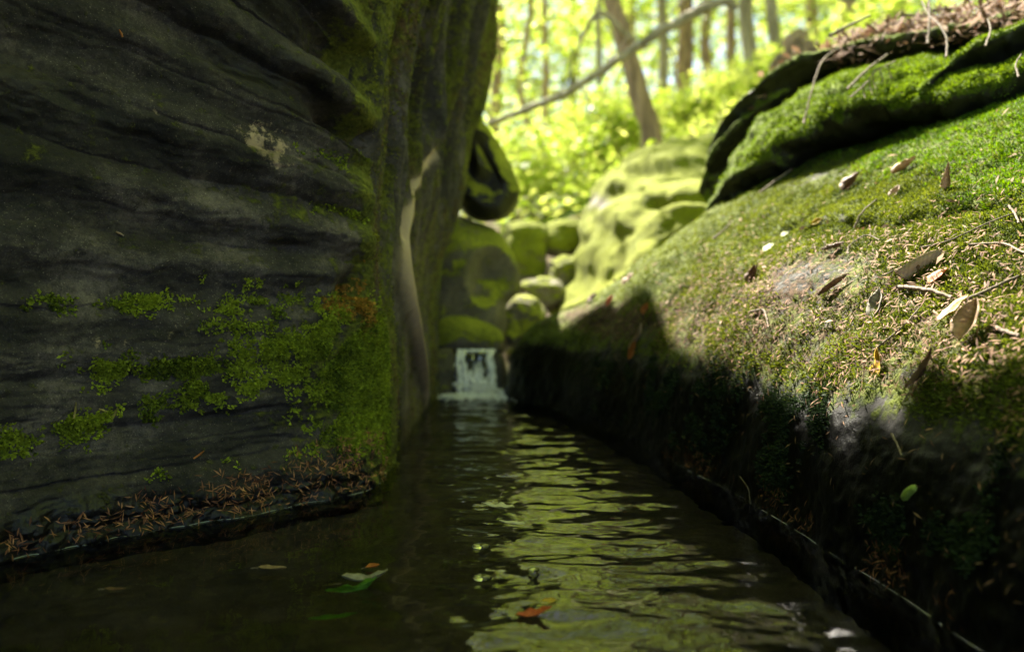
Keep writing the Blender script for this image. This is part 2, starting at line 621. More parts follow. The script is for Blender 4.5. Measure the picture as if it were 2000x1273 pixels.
# pale rib curving down the fluted side
surface_bvh('bare', P)
KD_Q, KD_Z, KD_W = [], [], []
flat = P[::2, ::2].reshape(-1, 3)
for px, py, hw in ((838, 150, 4), (836, 190, 5), (833, 230, 7), (826, 275, 8), (812, 325, 9), (798, 368, 11), (786, 415, 13), (778, 465, 16), (775, 520, 20), (778, 580, 24), (788, 640, 25), (801, 690, 22), (815, 738, 16), (826, 770, 9)):
    h = hit(px, py, 'bare')
    i = int(((flat - np.array(h[0])) ** 2).sum(1).argmin())
    KD_Q.append(q[::2, ::2].ravel()[i])
    KD_Z.append(h[0].z)
    KD_W.append(hw / FPX * h[0].y * 1.5)
KD_Z, KD_Q, KD_W = [np.array(a)[::-1] for a in (KD_Z, KD_Q, KD_W)]
qc = np.interp(v, KD_Z, KD_Q)
qw = np.interp(v, KD_Z, KD_W)
qc = np.convolve(np.pad(qc, 60, 'edge'), np.hanning(121) / np.hanning(121).sum(), 'valid')
qw = np.convolve(np.pad(qw, 60, 'edge'), np.hanning(121) / np.hanning(121).sum(), 'valid')
RIB = side * np.exp(-np.abs((q - qc[None]) / qw[None]) ** 2.0) * sstep(-.02, .05, ZZ) * sstep(.93, .84, ZZ)
D = D * (1 - .95 * RIB) + .030 * RIB * np.clip(qw[None] / .045, .45, 1.3) * 1.5
D *= sstep(2.4, 1.0, np.abs(SS) * 1.0) * .9 + .1
D *= 1 - .75 * sstep(1.15, 1.4, ZZ)
P = P + N * D[..., None]
N = grid_normals(P, 1)
if N[300, 200].dot(np.array((0.66, -0.75, 0))) < 0:
    N = -N
WALL_P, WALL_N = P, N
# moss, lichen, wet foot
crackm = np.clip(1 - np.minimum(fr, 1 - fr) * 9, 0, 1)
big = fbm(Sp * 2.2, ZZ * 2.6, 0, 3, 61)
m_face = .14 + .12 * big + .22 * crackm * sstep(.0, .4, fbm(Sp * 6, ib * 3.3, 0, 2, 63)) * sstep(.75, .1, Sp)
m_face += .55 * gauss(Sp, .07, .10) * gauss(ZZ, .22, .12) + .18 * gauss(Sp, .17, .08) * gauss(ZZ, .48, .06)
m_face += .50 * sstep(.07, .0, Sp) + .25 * sstep(.2, .0, Sp) * sstep(.35, .6, ZZ)
m_face += .10 * sstep(-.3, .6, N[..., 2])
m_side = .52 + .55 * fbm(q * 6, ZZ * 2.0, 0, 4, 67) - .35 * gauss(q, .42, .16) * sstep(.75, .3, ZZ)
m_side += .35 * gauss(q, .05, .09) * sstep(.5, .1, ZZ)
moss_w = np.where(face > .5, m_face, m_side)
pale_w = face * (.46 * gauss(Sp, .215, .065) * gauss(bed, .535, .035) + .30 * gauss(Sp, .13, .016) * gauss(ZZ, .505, .016)
                 + .34 * gauss(Sp, .33, .14) * gauss(ZZ, .285, .03) + .15 * gauss(Sp, .35, .12) * gauss(bed, .50, .05))
moss_w = moss_w * (1 - .9 * sstep(.15, .85, RIB))
HALO = side * np.exp(-np.abs((q - qc[None]) / (qw[None] * 2.0)) ** 2) * sstep(-.02, .05, ZZ) * sstep(.86, .70, ZZ)
BARE = np.clip(.92 * sstep(.05, .9, RIB) + .12 * HALO + side * .16 * sstep(.30, .45, q) * sstep(1.0, .8, q) * sstep(.75, .35, ZZ) * (1 + .8 * fbm(q * 12, ZZ * 3, 0, 3, 68)), 0, 1)
wet_dark_w = np.clip(sstep(.085, .03, ZZ) + face * .62 * sstep(-.02, .45, fbm(Sp * 3.0, bed * 13, 2.0, 4, 65)) + face * .55 * sstep(.45, .95, ZZ) + side * .6 * sstep(.0, .4, fbm(q * 10, ZZ * 2, 4.0, 3, 66)) * sstep(.3, .6, ZZ), 0, 1)  # wet foot, dark stains, face darker towards its top
me = mesh_np('rock_wall', P.reshape(-1, 3), quads_out(P, N))
attr(me, 'bare', BARE)
for nm, a in (('moss', moss_w), ('pale', pale_w), ('wet', wet_dark_w), ('dry', side * (.40 + .55 * fbm(q * 9, ZZ * 2.5, 0, 3, 69)) + face * .3 * sstep(.06, 0, Sp) * sstep(.35, .5, ZZ))):
    attr(me, nm, a)
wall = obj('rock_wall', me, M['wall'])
tag(wall, 'tall dark layered sandstone wall rising from the water on the left', 'rock wall')
surface_bvh('wall', P)

# ================================================================== RIGHT MOSSY BANK
bankY = np.array([-1.3, -.3, .35, .8, 1.1, 1.5, 1.9, 2.3, 2.6, 2.85, 3.3])
prof = {  # X,Z : underwater, waterline, top of the steep face, shoulder, slope, upper slope, far uphill
    -1.3: [(.45, -.3), (.50, 0), (.53, .16), (.60, .26), (.78, .36), (1.1, .50), (2.6, 1.1)],
    -.3: [(.43, -.3), (.48, 0), (.51, .16), (.58, .26), (.75, .35), (1.05, .46), (2.6, 1.1)],
    .35: [(.42, -.3), (.472, 0), (.505, .165), (.565, .26), (.73, .35), (1.0, .45), (2.6, 1.1)],
    .8: [(.42, -.3), (.463, 0), (.50, .17), (.56, .27), (.72, .37), (.98, .49), (2.6, 1.15)],
    1.1: [(.38, -.3), (.43, 0), (.467, .165), (.52, .275), (.65, .40), (.92, .56), (2.6, 1.3)],
    1.5: [(.31, -.3), (.36, 0), (.392, .185), (.45, .30), (.56, .42), (.80, .565), (2.6, 1.45)],
    1.9: [(.22, -.3), (.27, 0), (.292, .155), (.34, .265), (.46, .42), (.70, .585), (2.6, 1.55)],
    2.3: [(.09, -.3), (.14, 0), (.163, .145), (.22, .25), (.38, .42), (.60, .59), (2.6, 1.6)],
    2.6: [(-.07, -.3), (-.022, 0), (.004, .145), (.055, .225), (.25, .315), (.46, .43), (2.6, 1.4)],
    2.85: [(.02, -.3), (.06, 0), (.09, .12), (.14, .16), (.30, .22), (.50, .32), (2.6, 1.3)],
    3.3: [(.12, -.4), (.16, -.15), (.2, 0), (.25, .05), (.4, .12), (.65, .2), (2.6, 1.2)]}
ctrl = np.array([[(x, y, z) for x, z in prof[y]] for y in bankY])
kv = np.array([0, .3, .46, .58, .78, 1.08, 2.9])
u = samples((-1.3, .3, 40), (.3, .7, 70), (.7, 2.75, 560), (2.75, 3.3, 50))
v = samples((0, .25, 20), (.25, 1.3, 330), (1.3, 2.9, 60))
P = loft_grid(ctrl, bankY, kv, u, v)
N = grid_normals(P, 1)
if N[300, 200][2] < 0:
    N = -N
X, Y, Z = P[..., 0], P[..., 1], P[..., 2]
VV = np.broadcast_to(v, X.shape)
D = .024 * fbm(X * 2.4, Y * 2.4, Z * 2.4, 3, 71)
lay = fbm(X * 2.2, Y * 2.2, 3.3, 3, 73) * .03 + Z * 1.0 - X * .10 + Y * .05
D += .004 * (1 - np.abs(np.sin(lay * 46)) ** 1.5) * sstep(.40, .70, VV) * -1
D += .0055 * fbm(X * 16, Y * 16, Z * 16, 4, 77) + .0022 * fbm(X * 60, Y * 60, Z * 60, 3, 79)
# an eroded dark step across the slope
step = gauss(Z - .055 * fbm(X * 5, Y * 5, 0, 3, 81), .482 + .03 * (X - .6), .014) * sstep(.52, .60, X) * sstep(1.05, 1.25, Y) * sstep(2.0, 1.6, Y)
D -= .030 * step
D *= sstep(.0, .3, VV)
P = P + N * D[..., None]
N = grid_normals(P, 1)
if N[300, 200][2] < 0:
    N = -N
X, Y, Z = P[..., 0], P[..., 1], P[..., 2]
n1 = fbm(X * 3.5, Y * 3.5, Z * 3.5, 4, 83)
n2 = fbm(X * 9, Y * 9, Z * 9, 4, 87)
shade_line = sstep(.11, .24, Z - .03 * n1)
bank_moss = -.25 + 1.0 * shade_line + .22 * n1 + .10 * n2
bank_moss -= .36 * gauss(X, .50, .10) * gauss(Y, 1.42, .10) * gauss(Z, .385, .05)
bank_moss -= .15 * gauss(Y, 2.35, .22) * gauss(Z, .27, .05)
bank_moss += .25 * sstep(2.0, 2.5, Y) * sstep(.14, .2, Z)
bank_dry = .18 + .50 * sstep(.52, .34, Z) * sstep(.16, .25, Z) * sstep(2.3, 1.6, Y) + .28 * n2 - .5 * sstep(1.9, 2.4, Y) * sstep(.3, .4, Z) + .2 * n1
bank_dry = bank_dry - .5 * sstep(.50, .60, Z) + .75 * gauss(Y, 2.2, .28) * gauss(Z, .27, .055)
bank_wet_shade = 1.1 * sstep(.25, .15, Z - .02 * n1)  # wet stone, with the steep face's shade painted in near black
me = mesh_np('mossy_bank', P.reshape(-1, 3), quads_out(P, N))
for nm, a in (('moss', bank_moss), ('pale', np.zeros_like(X)), ('wet', bank_wet_shade), ('dry', bank_dry)):
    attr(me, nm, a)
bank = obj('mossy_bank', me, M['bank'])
tag(bank, 'broad mossy rock slope on the right, littered with needles, dipping into the water', 'rock bank')
surface_bvh('bank', P)
BANK_P, BANK_N = P, N


# ------------------------------------------------------------------ ledges above the bank: closed rounded slabs
def slab(name, stations, mat, label, nu=220, nv=150, moss=.75, seed=0, amp=.02, groove=.0, dry=.1):
    """stations: list of profiles, each a list of world points running from under the rock, round its nose and back over its top"""
    C = np.array([[tuple(p) for p in s] for s in stations])
    d0 = np.linalg.norm(C[1:] - C[:-1], axis=2).mean(1)
    d1 = np.linalg.norm(C[:, 1:] - C[:, :-1], axis=2).mean(0)
    k0 = np.concatenate([[0], np.cumsum(d0)])
    k1 = np.concatenate([[0], np.cumsum(d1)])
    P = loft_grid(C, k0, k1, np.linspace(0, k0[-1], nu), np.linspace(0, k1[-1], nv))
    N = grid_normals(P)
    mid = P.reshape(-1, 3).mean(0)
    if ((P - mid) * N).sum() < 0:
        N = -N
    X, Y, Z = P[..., 0], P[..., 1], P[..., 2]
    D = amp * fbm(X * 4, Y * 4, Z * 4, 3, seed) + amp * .85 * fbm(X * 12, Y * 14, Z * 14, 4, seed + 3) + .002 * fbm(X * 55, Y * 55, Z * 55, 3, seed + 5)
    if groove:
        D -= groove * np.abs(np.sin((Z + .02 * fbm(X * 4, Y * 4, 0, 3, seed + 9)) * 42)) ** 6
    P = P + N * D[..., None]
    N = grid_normals(P)
    if ((P - mid) * N).sum() < 0:
        N = -N
    X, Y, Z = P[..., 0], P[..., 1], P[..., 2]
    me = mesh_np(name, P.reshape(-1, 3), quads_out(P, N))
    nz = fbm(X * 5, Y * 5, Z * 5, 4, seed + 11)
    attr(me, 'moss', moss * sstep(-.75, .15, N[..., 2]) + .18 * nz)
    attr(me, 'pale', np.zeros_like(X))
    attr(me, 'wet', sstep(-.12, -.40, N[..., 2]) * .97)  # shade of the undersides painted nearly black
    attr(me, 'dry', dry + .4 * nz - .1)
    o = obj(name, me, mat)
    tag(o, label, 'rock')
    surface_bvh(name if name not in SURF else name + str(len(SURF)), P)
    return o, P, N


def prof_at(nose, under_in, top, back_len, up=.35, dirn=(.75, .66)):
    """profile of a ledge whose nose is at `nose`: recess below, nose, rounded top, back uphill"""
    d = Vector((dirn[0], dirn[1], 0)).normalized()
    n = Vector(nose)
    return [n + d * (under_in + back_len * .6) + Vector((0, 0, -.16)), n + d * under_in + Vector((0, 0, -.05)), n + d * .03 + Vector((0, 0, -.02)), n + Vector((0, 0, .018)),
            n + d * .055 + Vector((0, 0, top * .62)), n + d * (.10 + back_len * .3) + Vector((0, 0, top + back_len * .25 * up)),
            n + d * back_len + Vector((0, 0, top + back_len * up)), n + d * (back_len * 1.1) + Vector((0, 0, -.3))]


def nose_pts(lst):
    return [W(*a) for a in lst]


# long ledge: nose line from its left end towards the right edge of the picture
A = [(1338, 484, 2.44), (1372, 442, 2.36), (1412, 372, 2.26), (1500, 312, 2.13), (1620, 245, 1.99), (1760, 215, 1.84), (1900, 190, 1.70), (2060, 140, 1.60), (2300, 60, 1.5)]
st = []
for i, n in enumerate(nose_pts(A)):
    tp = (.04, .12, .19, .185, .15, .13, .12, .12, .12)[i]
    bl = (.10, .30, .45, .55, .6, .6, .6, .6, .6)[i]
    st.append(prof_at(n, (-.02, -.02, .03, .20, .32, .32, .26, .22, .22)[i], tp, bl, .32))
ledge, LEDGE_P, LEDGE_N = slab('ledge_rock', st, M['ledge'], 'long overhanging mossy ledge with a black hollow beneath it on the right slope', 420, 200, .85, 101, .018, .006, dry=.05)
# upper ledge behind it
A = [(1380, 318, 2.66), (1402, 258, 2.62), (1455, 196, 2.55), (1540, 138, 2.45), (1640, 104, 2.30), (1780, 80, 2.10), (1920, 60, 1.98), (2100, 15, 1.9), (2300, -60, 1.8)]
st = []
for i, n in enumerate(nose_pts(A)):
    tp = (.02, .05, .06, .06, .05, .05, .06, .06, .06)[i]
    st.append(prof_at(n, (-.02, -.02, -.01, .05, .12, .14, .14, .14, .14)[i], tp, (.08, .3, .5, .6, .7, .7, .7, .7, .7)[i], .22))
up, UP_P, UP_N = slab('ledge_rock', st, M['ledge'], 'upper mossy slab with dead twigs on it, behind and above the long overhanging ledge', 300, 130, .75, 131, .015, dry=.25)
# small broken shelf right, between the long ledge and the slope
A = [(1790, 196, 1.80), (1830, 160, 1.80), (1880, 120, 1.78), (1950, 85, 1.72), (2060, 40, 1.66), (2200, -10, 1.6)]
st = [prof_at(n, .05, .05, .3, .3) for n in nose_pts(A)]
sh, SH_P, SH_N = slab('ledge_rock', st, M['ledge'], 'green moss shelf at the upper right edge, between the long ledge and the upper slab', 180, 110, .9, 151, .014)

# ------------------------------------------------------------------ boulders with their own outline, depth and hollows
def boulder(name, outline, Y0, depth, mat, label, power=2.6, back=None, seed=0, amp=.02, moss=.6, shape=None, mossfn=None, nu=170, nv=110, parent=None, tilt=0.0, shadefn=None):
    pts = [W(px, py, Y0) for px, py in outline]
    P2 = smooth_path(pts + pts[:1], nu + 1)[:-1]
    c = P2.mean(0)
    back = back or depth
    t = np.linspace(-1, 1, nv)
    t = np.sign(t) * (1 - (1 - np.abs(t)) ** 1.6)
    sc = np.maximum(1 - np.abs(t) ** power, 0) ** (1 / power)
    V = c + (P2[:, None, :] - c) * sc[None, :, None]
    V[..., 1] = Y0 + np.where(t < 0, t * depth, t * back)[None, :] + tilt * (V[..., 2] - c[2])
    N = grid_normals(np.concatenate([V[-2:], V, V[:2]], 0))[2:-2]
    if ((V - c) * N).sum() < 0:
        N = -N
    X, Y, Z = V[..., 0], V[..., 1], V[..., 2]
    D = amp * fbm(X * 5, Y * 5, Z * 5, 3, seed) + amp * .3 * fbm(X * 13, Y * 13, Z * 22, 4, seed + 4)
    if shape is not None:
        D = D + shape(X, Y, Z)
    V = V + N * D[..., None]
    N = grid_normals(np.concatenate([V[-2:], V, V[:2]], 0))[2:-2]
    if ((V - c) * N).sum() < 0:
        N = -N
    X, Y, Z = V[..., 0], V[..., 1], V[..., 2]
    me = mesh_np(name, V.reshape(-1, 3), quads_out(V, N, True))
    nz = fbm(X * 6, Y * 6, Z * 6, 3, seed + 8)
    mo = moss * sstep(-.5, .35, N[..., 2]) + .2 * nz + .1
    if mossfn is not None:
        mo = mossfn(X, Y, Z, N, nz)
    mo = mo + .20 * fbm(X * 15, Y * 15, Z * 15, 3, seed + 12) * np.clip(mo * 2.5, 0, 1)
    attr(me, 'moss', mo)
    attr(me, 'pale', np.zeros_like(X))
    attr(me, 'dry', .12 + .3 * nz)
    attr(me, 'wet', shadefn(X, Y, Z, N) if shadefn is not None else np.zeros_like(X))
    o = obj(name, me, mat, parent)
    if parent is None:
        tag(o, label, 'boulder')
    return o


def ball(X, Y, Z, c, r):
    d = np.sqrt((X - c[0]) ** 2 + (Y - c[1]) ** 2 + (Z - c[2]) ** 2)
    return np.clip(1 - (d / r) ** 2, 0, 1)


# overhanging boulder at the end of the left wall
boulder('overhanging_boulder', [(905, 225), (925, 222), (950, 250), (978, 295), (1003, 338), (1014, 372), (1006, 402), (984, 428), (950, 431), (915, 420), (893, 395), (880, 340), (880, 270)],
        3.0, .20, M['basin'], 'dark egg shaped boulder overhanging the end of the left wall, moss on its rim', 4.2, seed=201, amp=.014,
        shape=lambda X, Y, Z: -.06 * ball(X, Y, Z, (-.10, 2.8, .74), .16), shadefn=lambda X, Y, Z, N: .97 * sstep(.35, .05, N[..., 2]),  # shade painted dark on every face not turned up
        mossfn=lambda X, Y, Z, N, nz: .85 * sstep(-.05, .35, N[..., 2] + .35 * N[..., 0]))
# scooped rock above the waterfall
boulder('scooped_rock', [(836, 420), (885, 418), (930, 432), (975, 452), (1000, 486), (1016, 530), (1012, 565), (990, 590), (985, 640), (975, 672), (930, 684), (870, 686), (820, 700), (790, 640), (800, 500)],
        2.98, .22, M['basin'], 'water worn rock with a scooped hollow, beside and above the small waterfall', 2.2, seed=221, amp=.012,
        shape=lambda X, Y, Z: -.13 * ball(X, Y, Z, (-.015, 2.74, .40), .15) - .03 * ball(X, Y, Z, (-.13, 2.74, .27), .12),
        mossfn=lambda X, Y, Z, N, nz: .22 + .50 * sstep(-.1, .5, N[..., 2]) + .35 * nz)
boulder('mossy_lip_rock', [(836, 640), (855, 618), (900, 612), (940, 622), (972, 640), (984, 662), (978, 682), (930, 688), (880, 688), (845, 685)],
        2.86, .12, M['basin'], 'low moss covered rock whose lip hangs just above the waterfall', 2.6, back=.25, seed=231, amp=.008, moss=.95)
# sides of the slot the water falls through
boulder('wet_rock', [(826, 700), (850, 684), (880, 682), (890, 700), (886, 740), (884, 775), (860, 790), (820, 790), (800, 750)],
        2.72, .08, M['basin'], 'wet brown rock at the left of the waterfall', 3, back=.3, seed=241, amp=.008, moss=.2)
# large lit boulder in the middle distance, with shelves
def shelf(X, Y, Z):
    z1 = Z + .03 * (X - .6) + .012 * fbm(X * 5, Y * 5, 0, 3, 305)
    d = -.05 * sstep(.94, .90, z1) * sstep(.80, .88, z1) * sstep(.46, .56, X)
    d -= .05 * gauss(z1, .70, .03) * sstep(.50, .60, X)
    d -= .10 * gauss(z1, .50, .03) * sstep(.52, .60, X)
    d += .03 * ball(X, Y, Z, (.62, 3.1, .62), .2) + .03 * fbm(X * 3, Y * 3, Z * 6, 3, 307) + .014 * np.sin(z1 * 30 + 2 * fbm(X * 3, Y * 3, Z * 3, 2, 309))
    d -= .04 * ball(X, Y, Z, (.36, 3.15, .52), .14)
    return d


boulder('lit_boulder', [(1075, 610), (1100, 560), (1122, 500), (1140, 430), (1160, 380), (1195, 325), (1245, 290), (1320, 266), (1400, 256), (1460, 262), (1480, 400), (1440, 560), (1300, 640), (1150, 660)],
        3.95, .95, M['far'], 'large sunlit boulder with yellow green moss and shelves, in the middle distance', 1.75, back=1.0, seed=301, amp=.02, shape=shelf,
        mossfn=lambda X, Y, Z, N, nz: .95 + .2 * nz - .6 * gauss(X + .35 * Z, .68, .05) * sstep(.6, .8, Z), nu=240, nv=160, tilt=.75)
# blocks at the head of the little gorge
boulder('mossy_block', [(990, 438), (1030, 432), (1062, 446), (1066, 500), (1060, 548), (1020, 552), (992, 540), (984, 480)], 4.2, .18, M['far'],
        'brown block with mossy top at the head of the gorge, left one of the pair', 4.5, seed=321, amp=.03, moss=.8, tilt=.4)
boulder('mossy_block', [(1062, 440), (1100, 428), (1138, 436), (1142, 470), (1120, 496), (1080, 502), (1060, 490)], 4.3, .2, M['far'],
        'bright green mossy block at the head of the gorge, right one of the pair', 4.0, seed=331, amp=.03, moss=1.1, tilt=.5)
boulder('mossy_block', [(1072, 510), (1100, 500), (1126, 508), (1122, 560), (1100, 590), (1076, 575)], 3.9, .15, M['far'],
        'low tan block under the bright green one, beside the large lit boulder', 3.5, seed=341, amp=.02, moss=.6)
boulder('stream_stone', [(1012, 560), (1050, 545), (1090, 555), (1094, 585), (1060, 600), (1015, 600)], 3.7, .2, M['far'],
        'flat stone with dry leaves in the slot upstream of the waterfall', 5, seed=351, amp=.035, moss=.5)
boulder('wedged_stone', [(984, 612), (1004, 588), (1040, 584), (1062, 604), (1064, 650), (1044, 706), (1004, 712), (986, 668)], 3.2, .14, M['basin'],
        'dark mossy stone wedged in the slot just right of the waterfall', 5, seed=361, amp=.035, moss=.5)


# ================================================================== GROUND
def ground(x, y):
    z = .62 + .13 * (y - 4.6) + .46 * np.clip(x - .1, 0, 3) + .22 * np.clip(x - 3.1, 0, 40) + .45 * np.clip(-x - .35, 0, 3) + .1 * np.clip(-x - 3.3, 0, 40)
    z = z - .45 * gauss(x, .08, .30) * sstep(5.2, 4.0, y)
    z = np.where(y < 4.6, np.minimum(z, z * .0 + .05 + .13 * np.clip(y - 3.2, 0, 9) + .5 * np.clip(np.abs(x - .1) - .2, 0, 9)), z)
    z = z + .16 * fbm(x * .5, y * .5, 0, 4, 401) * sstep(4, 7, y) + .03 * fbm(x * 2.5, y * 2.5, 0, 3, 403)
    return z


xs = samples((-40, -4, 40), (-4, 8, 170), (8, 60, 60))
ys = samples((2.95, 12, 170), (12, 70, 90))
GX, GY = np.meshgrid(xs, ys, indexing='ij')
GZ = ground(GX, GY)
me = mesh_np('forest_floor', np.stack([GX, GY, GZ], -1), grid_quads(len(xs), len(ys)))
k = NT('forest_floor_litter')
a = k.noise(1.6, 6, 0.65)
b = k.noise(22, 6, 0.7)
c = k.ramp(b, (0.34, (.07, .045, .025)), (0.52, (.20, .14, .085)), (0.68, (.36, .28, .18)))
c = k.mix(k.rng(a, .46, .60), c, k.ramp(b, (.35, (.07, .11, .02)), (.65, (.20, .27, .05))))
k.l(c, k.b.inputs['Base Color'])
k.b.inputs['Roughness'].default_value = .9
k.l(k.bump(b, .8, .03), k.b.inputs['Normal'])
M['floor'] = k.m
tag(obj('forest_floor', me, M['floor']), kind='structure')

# ground behind and beside the camera: the tops of the two sides carry on into the wood
def side_ground(name, x0, x1, y0, y1, fn, n=60):
    gx, gy = np.meshgrid(np.linspace(x0, x1, n), np.linspace(y0, y1, n), indexing='ij')
    me = mesh_np(name, np.stack([gx, gy, fn(gx, gy)], -1), grid_quads(n, n))
    tag(obj(name, me, M['floor']), kind='structure')


side_ground('hillside', 2.3, 40, -20, 3.05, lambda x, y: 1.15 + .42 * (x - 2.3) + .1 * fbm(x * .7, y * .7, 0, 3, 411))
side_ground('plateau', -40, -1.6, -20, 3.05, lambda x, y: 1.82 + .12 * (-x - 1.6) + .1 * fbm(x * .7, y * .7, 0, 3, 412))

# stream bed
xs = samples((-1.2, -.7, 20), (-.7, .6, 200), (.6, .9, 8))
ys = samples((-1.4, .6, 30), (.6, 2.72, 260))
GX, GY = np.meshgrid(xs, ys, indexing='ij')
GZ = -.13 + .03 * fbm(GX * 4, GY * 4, 0, 4, 421) + .012 * fbm(GX * 18, GY * 18, 0, 3, 423) + .05 * sstep(-.18, -.5, GX)
me = mesh_np('stream_bed', np.stack([GX, GY, GZ], -1), grid_quads(len(xs), len(ys)))
for nm, val in (('moss', .15 + .2 * fbm(GX * 5, GY * 5, 0, 3, 425)), ('pale', GX * 0), ('wet', GX * 0), ('dry', GX * 0)):
    attr(me, nm, val)
tag(obj('stream_bed', me, M['bed']), kind='structure')
surface_bvh('bed', np.stack([GX, GY, GZ], -1))

# ================================================================== WATER
FALL = (-.095, 2.60)
xs = samples((-1.15, -.7, 30), (-.7, .6, 520), (.6, .75, 8))
ys = samples((-1.4, .6, 40), (.6, 2.74, 760))
GX, GY = np.meshgrid(xs, ys, indexing='ij')
rd = np.hypot(GX - FALL[0], GY - FALL[1])
wx = GX + .03 * fbm(GX * 5, GY * 5, 0, 2, 431)
wy = GY + .03 * fbm(GX * 4, GY * 6, 4.0, 2, 433)
rd2 = np.hypot(wx - FALL[0], wy - FALL[1])
calm = 1 - .90 * sstep(-.06, -.24, GX) * sstep(1.55, 1.30, GY)
calm *= 1 - .75 * sstep(.22, .40, GX)
h = .00040 * np.sin(rd2 * 2 * np.pi / .066) * np.exp(-rd * .5) + .0002 * np.sin(rd2 * 2 * np.pi / .031 + 1.3) * np.exp(-rd * .8)
h += .0042 * fbm(GX * 5.5, GY * 12, 0, 2, 435) + .0020 * fbm(wx * 15, wy * 27, 0, 2, 437) + .00018 * fbm(GX * 50, GY * 75, 0, 2, 439)
h = h * calm + .006 * np.exp(-(rd / .10) ** 2) * fbm(GX * 40, GY * 40, 0, 3, 441)
me = mesh_np('stream_water', np.stack([GX, GY, h], -1), grid_quads(len(xs), len(ys)))
tag(obj('stream_water', me, M['water']), kind='structure')
surface_bvh('water', np.stack([GX, GY, h * 0], -1), 8)
# upper pool behind the lip
xs = np.linspace(-.3, .35, 60)
ys = np.linspace(2.70, 3.6, 80)
GX, GY = np.meshgrid(xs, ys, indexing='ij')
me = mesh_np('upper_pool_water', np.stack([GX, GY, .138 + .003 * fbm(GX * 12, GY * 20, 0, 3, 451)], -1), grid_quads(60, 80))
tag(obj('upper_pool_water', me, M['water']), kind='structure')
xs = np.linspace(-.15, .3, 40)
ys = np.linspace(3.45, 3.6, 20)

# waterfall: a lip of stone, a thin curtain of strands, foam below
fall = empty('waterfall', (-.085, 2.68, 0), 'small white waterfall dropping through the slot into the dark pool', 'waterfall')


def loc(me_v):
    return np.asarray(me_v) - np.array((-.085, 2.68, 0))


x0, x1 = W(893, 700, 2.70).x, W(966, 700, 2.70).x
nu, nv = 70, 60
a = np.linspace(0, 1, nu)
b = np.linspace(0, 1, nv)
A_, B_ = np.meshgrid(a, b, indexing='ij')
cx = x0 + (x1 - x0) * (A_ + (0.5 - A_) * .10 * B_)
cy = 2.735 - .06 * B_ ** .5 - .012 * fbm(A_ * 9, B_ * 1.2, 0, 3, 461)
cz = .142 * (1 - B_ ** 1.6) + .003 * fbm(A_ * 12, B_ * 2, 0, 2, 463)
me = mesh_np('curtain', loc(np.stack([cx, cy, cz], -1)), grid_quads(nu, nv))
obj('curtain', me, M['water'], fall)
mb = MB()
for i in range(26):
    s = random.choice((random.uniform(0, .2), random.uniform(.82, 1), random.uniform(.15, .85), random.uniform(.2, .85)))
    mid_ = .2 < s < .82 and random.random() < .7
    x = x0 + (x1 - x0) * s
    b0 = random.uniform(.5, .8) if mid_ else random.choice((0, 0, random.uniform(.1, .5)))
    b1 = min(1, b0 + random.uniform(.3, 1.0))
    pp = []
    drift, wob = random.gauss(0, .012), random.uniform(0, 6)
    for tt_ in np.linspace(b0, b1, 9):
        pp.append((x + drift * tt_ ** 2 + .004 * math.sin(wob + tt_ * 7) + random.gauss(0, .0012), 2.73 - .06 * tt_ ** .5 - .006, .142 * (1 - tt_ ** 1.6) + random.gauss(0, .001)))
    v_, q_, t_ = tube_geo(pp, np.array([.0015] + [random.uniform(.002, .0055) for _ in range(7)] + [.001]), 6)
    mb.add(loc(v_), q_, t_)
v_, q_, t_ = tube_geo([(x0 + (x1 - x0) * f, 2.728 + random.gauss(0, .001), .143 + random.gauss(0, .001)) for f in np.linspace(-.02, 1.02, 24)], rng.uniform(.0025, .0055, 24), 6)
mb.add(loc(v_), q_, t_)
o = obj('strands', mb.mesh('strands'), M['foam'], fall)
o['kind'] = 'stuff'
ico = bpy.data.meshes.new('tmp')
import bmesh
bm = bmesh.new()
bmesh.ops.create_icosphere(bm, subdivisions=1, radius=1)
ICO_V = np.array([v.co[:] for v in bm.verts])
ICO_T = np.array([[v.index for v in f.verts] for f in bm.faces])
bm.free()
bpy.data.meshes.remove(ico)
mb = MB()
for i in range(2500):
    if i < 1400:
        a_ = random.gauss(0, .062)
        x = -.080 + a_ * 1.2
        y = 2.63 - abs(random.gauss(0, .045)) - .02 * random.random()
        z = abs(random.gauss(0, .004)) + .03 * math.exp(-(a_ / .05) ** 2) * random.random() * (1 if y > 2.59 else .2)
        r = random.uniform(.0012, .0050)
    else:                       # plume that climbs the broken sheet
        t_ = random.random() ** 1.6
        x = (x0 + x1) / 2 + random.gauss(0, .017) * (1.5 - 1.1 * t_) + .010 * math.sin(t_ * 9)
        if random.random() < .35:
            x = random.choice((x0 + .008, x1 - .008)) + random.gauss(0, .006)
        y = 2.665 + .05 * t_ + random.gauss(0, .008)
        z = t_ * .075 * (1 - abs(x - (x0 + x1) / 2) * 2) + random.uniform(0, .03)
        r = random.uniform(.0012, .0050) * random.choice((1, 1, 1, 1.9))
    mb.add(ICO_V * (r, r, r * .8) + (x, y, z), None, ICO_T)
tag(obj('foam', mb.mesh('foam'), M['foam']), 'white foam and splashes at the foot of the waterfall', 'foam', kind='stuff')
# bright water seen upstream
mb = MB()
for i in range(160):
    p = W(random.gauss(1030, 15), random.gauss(606, 7), 3.35 + random.gauss(0, .05))
    r = random.uniform(.002, .007)
    mb.add(ICO_V * (r, r, r * .7) + np.array(p), None, ICO_T)
tag(obj('foam', mb.mesh('foam'), M['foam']), 'patch of white water in the slot upstream, above the waterfall', 'foam', kind='stuff')
# stone lip under the falling sheet
boulder('fall_lip_stone', [(870, 692), (920, 690), (980, 694), (990, 740), (985, 790), (870, 790), (860, 740)], 2.86, .10, M['basin'],
        'dark wet stone behind the falling water', 5, back=.2, seed=471, amp=.006, moss=.0)


